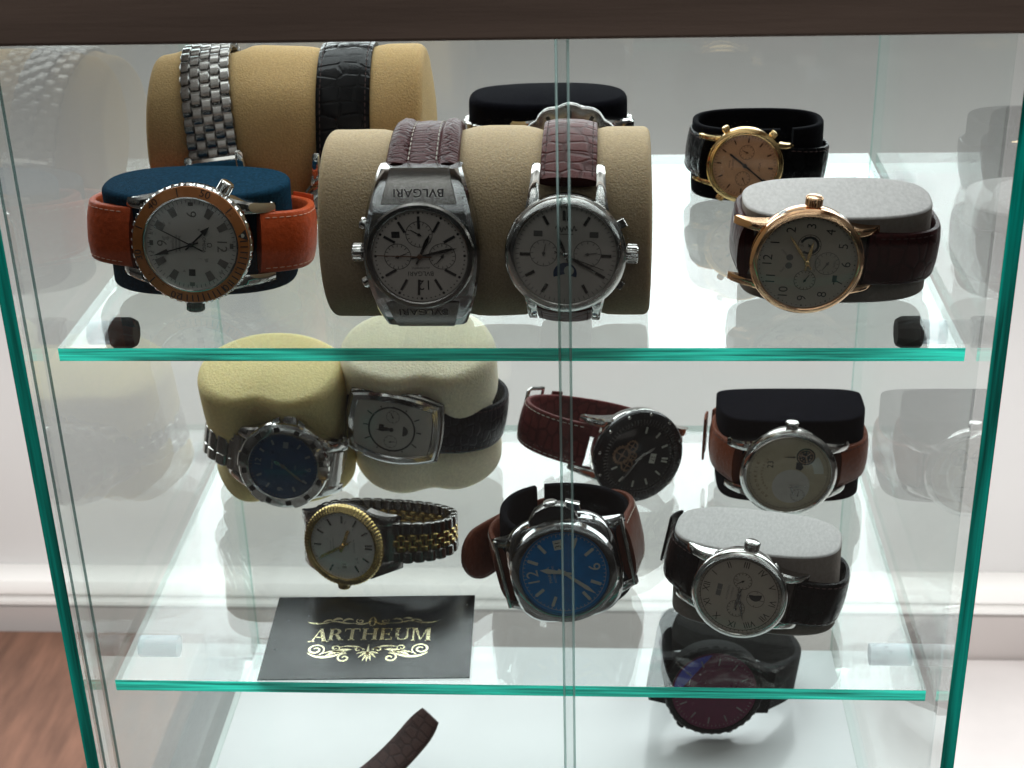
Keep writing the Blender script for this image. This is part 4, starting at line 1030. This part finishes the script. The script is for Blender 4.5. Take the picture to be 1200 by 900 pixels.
for k in range(60): mb.tick(k * 6, rd * .93, rd * .98, .2, zd + .03)
mb.build('minute_track', M['ink'], d, merge=False)
subdial(d, 6.2, 0, 3.7, zd + .03, 'ink', 320, [(0, '31')], 14); subdial(d, -6.2, 0, 3.6, zd + .03, 'ink', 70, mark=14); subdial(d, 0, -6.6, 3.6, zd + .03, 'ink', 180, mark=4)
mb = MB(); mb.ring(.02, 2.6, zd + .06, 1.6, -6.2, 30, pi * .9, pi * 1.95); mb.build('moon_window', M['ink'], d)
mb = MB(); mb.box(-2.6, -.1, 7.2, 9.2, zd + .01, zd + .08); mb.box(.1, 2.6, 7.2, 9.2, zd + .01, zd + .08); mb.build('date_window', M['grey_ink'], d)
small_text(d, zd + .04, 'grey_ink', [('AUTOMATIC', 1.2, 0, 4.6, 0), ('CALENDAR', 1.0, 0, 3.0, 0)])
hand(r, 'hour_hand', 'dark_steel', 7, 1.1, 275, zd + .5, 'leaf'); hand(r, 'minute_hand', 'dark_steel', 11, .9, 250, zd + .75, 'leaf')
crown_at(r, 90, 18.8, 5.2, 3.0, 3.8, 'steel', flutes=22)
for a in (52, 128):
    c = crown_at(r, a, 18.5, 5.0, 1.5, .7, 'brushed', 'corrector', 0)
strap(r, taut(36.2, 21.2, 3, -4, -19.3, -20.4, 20.4, .8), M['black_croc'], 19.5, 18, 3.4, 'thread_dark', keeper=[(.22, 6, 1.6), (.30, 5.5, .6)])

# =================================================================== BOTTOM OF THE CASE
CP = (98.2, 181, Z3 + 23.5)
r = empty('smart_watch', pose(CP, -4, 8, 99) @ T(0, -10, 26) @ Matrix.Scale(1.07, 4)); tag(r, 'black smart watch with dark red screen on the floor of the case', 'smart watch')
mb = MB(); mb.lathe([(0, 0), (18, 0), (22.4, 1.5), (24, 4.5), (23.6, 8.5), (22.6, 10.2), (21.2, 11), (20.4, 10.6)], 96)
for sy in (-1, 1): mb.prism([(-13, sy * 17), (13, sy * 17), (11.5, sy * 29), (-11.5, sy * 29)], -1.5, 6.5, ch=.06)
mb.build('case', M['blackmetal'], r, 30)
b = MB(); b.lathe([(23.3, 9.2), (23.5, 10.4), (22.6, 11.6), (20.6, 11.9), (20.2, 11.3)], 144, rf=lambda q, z, a: 1 + (.01 * math.copysign(1, sin(a * 36)) if q > 23.4 else 0)); b.build('bezel', M['blackmetal'], r)
zd = 11.2; mb = MB(); mb.disc(20.4, zd, 80); d = mb.build('screen', M['red_dial'], r)
mb = MB(); a0, a1 = rad(165), rad(258); n = 30
mb.add([(19.2 * sin(a0 + (a1 - a0) * k / n), 19.2 * cos(a0 + (a1 - a0) * k / n), zd + .04) for k in range(n + 1)], [tuple(range(n, -1, -1))]); mb.build('screen_panel', M['screen_blue'], d)
track(d, 19.2, zd + .06, 'grey_ink'); markers(d, 19.2, zd + .06, 'grey_ink', .72, .9, .6, h=.05)
for a in (62, 118): crown_at(r, a, 23.6, 5.5, 2.2, 2.2, 'blackmetal', 'pusher', 0)
strap(r, taut(34, 27, 2.3, 11, -26, -28, 28, 1.2), M['rubber'], 23, 22, 3.4, None, prof=FLAT, keeper=[(.62, 7), (.70, 6)], buckle=.52)

# ---- brown strap of a watch lying at the front of the case floor
pth = [(-40 + 1.5 * k, 7 - 6.5 * (k / 54.) ** 2 * 0 + 14 * (k / 54.) ** 2.2) for k in range(55)]
r = empty('wristwatch', T(-88, 95, Z3) @ Matrix.Rotation(rad(-52), 4, 'Z')); tag(r, 'dark brown leather watch strap curling up from the case floor', 'wristwatch')
mb = MB(); p2 = [(-14 + 1.1 * k, 2.2 + 26 * (k / 55.) ** 2.1) for k in range(56)]
sb = sweep_band(mb, frames(p2), lambda s: 20 if s < 55 else 20 * max(.12, math.sqrt(max(0, 1 - ((s - 55) / 17.5) ** 2))), 3.0, PAD).build('strap', M['dark_brown_leather'], r, 50, merge=False)
mb = MB(); mb.lathe([(0, 0), (16, 0), (19, 1), (20, 4), (19.5, 7), (18, 9), (16, 9.5), (15.8, 8), (0, 8)], 64, T(0, -36, .5))
for sx in (-1, 1):
    for sy in (-1, 1): lug(mb, sx * 11.5, sy, 20, 9, 6, 3, 0, -36)
mb.build('case', M['steel'], r, 30)
mb = MB(); mb.disc(15.7, 8.7, 48, 0, -36); d = mb.build('dial', M['white_dial'], r)

# =================================================================== DISPLAY CASE
cab = empty('display_cabinet', T(0, 110, Z3 - 30)); tag(cab, 'glass display case with dark wooden top, glass shelves and sliding doors', 'display cabinet')
def cpart(name, mb, mats, angle=20, parent=None):
    o = mb.build(name, None, None, angle, mats=[M[m] for m in mats]); o.parent = parent or cab
    o.matrix_parent_inverse = cab.matrix_world.inverted() if parent is None else Matrix.Identity(4)
    return o
bpy.context.view_layer.update()
def slab(x0, x1, y0, y1, z0, z1, axis, front=1, other=2, left=None, right=None):
    """pane: material 0 on the two big faces, `front` on the face towards -y, `other` on the remaining edges."""
    mb = MB(); mb.box(x0, x1, y0, y1, z0, z1)
    thin = {'x': (4, 5), 'y': (2, 3), 'z': (0, 1)}[axis]
    # box faces: 0 bottom, 1 top, 2 front(-y), 3 back(+y), 4 left, 5 right
    mb.mi = [0 if k in thin else (front if k == 2 else other) for k in range(6)]
    if left is not None: mb.mi[4] = left
    if right is not None: mb.mi[5] = right
    return mb
D, YF, ZT, ZB = 221.0, -25.4, 114.6, Z3 - 6
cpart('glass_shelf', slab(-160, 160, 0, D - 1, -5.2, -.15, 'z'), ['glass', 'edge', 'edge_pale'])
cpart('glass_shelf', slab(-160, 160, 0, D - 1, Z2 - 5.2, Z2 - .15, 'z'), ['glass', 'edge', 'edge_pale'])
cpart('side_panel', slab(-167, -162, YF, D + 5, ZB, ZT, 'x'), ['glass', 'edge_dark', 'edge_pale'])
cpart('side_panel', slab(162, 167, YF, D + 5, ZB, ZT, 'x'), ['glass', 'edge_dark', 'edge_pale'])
cpart('back_panel', slab(-161.8, 161.8, D, D + 4, ZB, ZT, 'y', 0, 1), ['glass', 'edge_pale'])
cpart('sliding_door', slab(-161.8, 23.6, -19.5, -15.5, ZB, ZT, 'y', 0, 1, left=0), ['door_glass', 'door_edge'])
cpart('sliding_door', slab(20.6, 161.8, -12.5, -8.5, ZB, ZT, 'y', 0, 1, right=0), ['door_glass', 'door_edge'])
mb = MB(); mb.box(-161.9, -161.2, -7.4, -6.5, ZB, ZT - .5); mb.box(-161.9, -161.2, -21.2, -20.3, ZB, ZT - .5); cpart('door_seal', mb, ['door_edge'])
mb = MB()
mb.box(-190, 190, YF - 1, YF + 17, ZT, ZT + 42); mb.box(-190, 190, D - 4, D + 16, ZT + .3, ZT + 20); mb.box(-190, -150, YF + 17.2, D - 4.2, ZT + .3, ZT + 20); mb.box(150, 190, YF + 17.2, D - 4.2, ZT + .3, ZT + 20); o = cpart('top', mb, ['beam'])
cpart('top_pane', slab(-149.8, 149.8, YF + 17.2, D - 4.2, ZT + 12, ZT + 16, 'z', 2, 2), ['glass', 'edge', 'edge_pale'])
for xx, yy in ((24.1, -17.5), (20.1, -10.5)):      # polished rounded edge of each sliding pane
    e = MB(); e.rings([[(xx + .42 * cos(2 * pi * k / 12), yy + 2.1 * sin(2 * pi * k / 12), z) for k in range(12)] for z in (ZB, ZT - .4)]); cpart('door_edge', e, ['edge_polish'], 60)
bv = o.modifiers.new('bevel', 'BEVEL'); bv.width = .0012; bv.segments = 2
mb = MB(); mb.box(-161.8, 161.8, YF, D - .2, Z3 - 18, Z3 - .15); cpart('base', mb, ['base_white'])
mb = MB(); mb.box(-172, 172, YF - 4, D + 8, -566, Z3 - 18.2); cpart('plinth', mb, ['gloss_white'])
for sx in (-1, 1):
    for z, cap in ((0, True), (Z2, False)):
        for y in (38.5, 209):
            x1 = sx * 162; zc = z - 5.3 - 6.1
            mx = T(x1, y, zc) @ Matrix.Rotation(-sx * pi / 2, 4, 'Y')
            n = 9 if (cap or y > 100) else 17
            mb = MB(); mb.lathe([(0, .1), (4.2, .1), (4.6, .5), (4.6, n), (0, n)], 32, mx); so = cpart('shelf_support', mb, ['frost'], 30)
            if cap or y > 100:
                mb = MB(); mb.lathe([(0, 8.8), (4.62, 8.8), (6.0, 9.6), (6.0, 16.5), (5.0, 18.5), (0, 18.5)], 10, mx)
                c = mb.build('end_cap', M['rubber'], so, 30)

# =================================================================== ROOM
YW = 600.0
def struct(name, mb, mat, angle=30): return tag(mb.build(name, M[mat], None, angle), kind='structure')
mb = MB(); mb.box(-2200, 2200, YW, YW + 60, -700, 46); struct('wall', mb, 'wall')
prof = [(-482, 0), (-482, 7), (-484, 14), (-487, 19), (-493, 22), (-498, 22), (-500.5, 19), (-502, 6), (-507, 5), (-508.5, 11), (-511, 14), (-514.5, 14), (-516, 11), (-517, 5), (-519, 4), (-519, 0)]
mb = MB(); mb.rings([[(x, YW - .4 - y, z) for z, y in prof] for x in (-2200, 2200)]); tag(mb.build('skirting_moulding', M['gloss_white'], None, 30), kind='structure')
mb = MB(); mb.box(-2200, 2200, YW - 12, YW - .4, -569.5, -519.3); tag(mb.build('skirting_board', M['taupe'], None, 30), kind='structure')
mb = MB(); mb.box(-2600, 2600, -1600, YW, -600, -569); struct('floor', mb, 'dark_floor')
mb = MB(); mb.box(176, 1300, -40, YW - 14, -568.8, -560); o = mb.build('white_board', M['floor'], None)
bv = o.modifiers.new('bevel', 'BEVEL'); bv.width = .002; bv.segments = 2; tag(o, 'white board on the floor right of the display case', 'board')
mb = MB(); mb.box(-1200, -306, 60, YW - 22, -568.8, -536); o = mb.build('wooden_board', M['wood'], None)
bv = o.modifiers.new('bevel', 'BEVEL'); bv.width = .002; bv.segments = 2; tag(o, 'brown wooden board on the floor left of the display case', 'board')

# =================================================================== LIGHT, CAMERA
def area(name, loc, target, sx, sy, watts, col):
    l = bpy.data.lights.new(name, 'AREA'); l.shape = 'RECTANGLE'; l.size = sx; l.size_y = sy; l.energy = watts; l.color = col
    o = bpy.data.objects.new(name, l); COL.objects.link(o); o.location = loc
    o.rotation_euler = (Vector(target) - Vector(loc)).to_track_quat('-Z', 'Y').to_euler(); return l
area('window_daylight', (0, .602, .06 + 1.2), (0, -.4, .06 + 1.2), 2.0, 2.4, 74, (.95, .985, 1))
area('wall_light', (0, .262, -.25), (0, .62, -.50), 1.7, .12, 4.0, (1, .99, .975))  # unseen fill lamp added to brighten the wall behind the case
w = bpy.data.worlds.new('World'); scene.world = w; w.use_nodes = True
nt = w.node_tree; bg = nt.nodes['Background']
tc = node(nt, 'ShaderNodeTexCoord'); sep = node(nt, 'ShaderNodeSeparateXYZ'); nt.links.new(tc.outputs['Generated'], sep.inputs[0])
nz = node(nt, 'ShaderNodeTexNoise', Scale=2.2, Detail=2.0); nt.links.new(tc.outputs['Generated'], nz.inputs['Vector'])
mr = node(nt, 'ShaderNodeMapRange'); mr.inputs['From Min'].default_value = .38; mr.inputs['From Max'].default_value = .66; mr.inputs['To Min'].default_value = .3; mr.inputs['To Max'].default_value = 2.0
nt.links.new(nz.outputs['Fac'], mr.inputs['Value'])
vs = node(nt, 'ShaderNodeVectorMath', operation='SCALE'); vs.inputs[0].default_value = (1, .97, .94)
rp = node(nt, 'ShaderNodeValToRGB'); e = rp.color_ramp.elements
e[0].position = .44; e[0].color = (.010, .010, .010, 1); e[1].position = 1.0; e[1].color = (1, 1, 1, 1)
for p, v in ((.52, .026), (.64, .046), (.80, .27)): q = e.new(p); q.color = (v, v, v, 1)
zz = node(nt, 'ShaderNodeMath', operation='MULTIPLY_ADD'); zz.inputs[1].default_value = .5; zz.inputs[2].default_value = .5
nt.links.new(sep.outputs['Z'], zz.inputs[0]); nt.links.new(zz.outputs[0], rp.inputs[0])
mm = node(nt, 'ShaderNodeMath', operation='MULTIPLY'); nt.links.new(mr.outputs[0], mm.inputs[0]); nt.links.new(rp.outputs[0], mm.inputs[1])
nt.links.new(mm.outputs[0], vs.inputs['Scale']); nt.links.new(vs.outputs[0], bg.inputs['Color']); bg.inputs['Strength'].default_value = .82

cam = bpy.data.cameras.new('camera'); co = bpy.data.objects.new('camera', cam); COL.objects.link(co)
R_ = Matrix(((0.9981521, -0.00109618, 0.06075506), (0.05500458, 0.44121075, -0.89571623), (-0.02582392, 0.89740285, 0.44045574))).to_4x4()
co.matrix_world = T(.03569, -.48717, .22535) @ R_
cam.sensor_width = 36; cam.lens = 53.76; cam.clip_start = .01; cam.clip_end = 50
cam.dof.use_dof = True; cam.dof.focus_distance = .56; cam.dof.aperture_fstop = 27
scene.camera = co
scene.view_settings.view_transform = 'Standard'; scene.view_settings.look = 'None'; scene.view_settings.exposure = 0; scene.view_settings.gamma = 1
cy = scene.cycles
cy.max_bounces = 14; cy.diffuse_bounces = 5; cy.glossy_bounces = 8; cy.transmission_bounces = 8; cy.transparent_max_bounces = 40
cy.caustics_reflective = False; cy.caustics_refractive = False; cy.sample_clamp_indirect = 6
cy.use_denoising = True
for o in list(bpy.data.objects):
    if o.type == 'EMPTY' and not o.children: bpy.data.objects.remove(o)
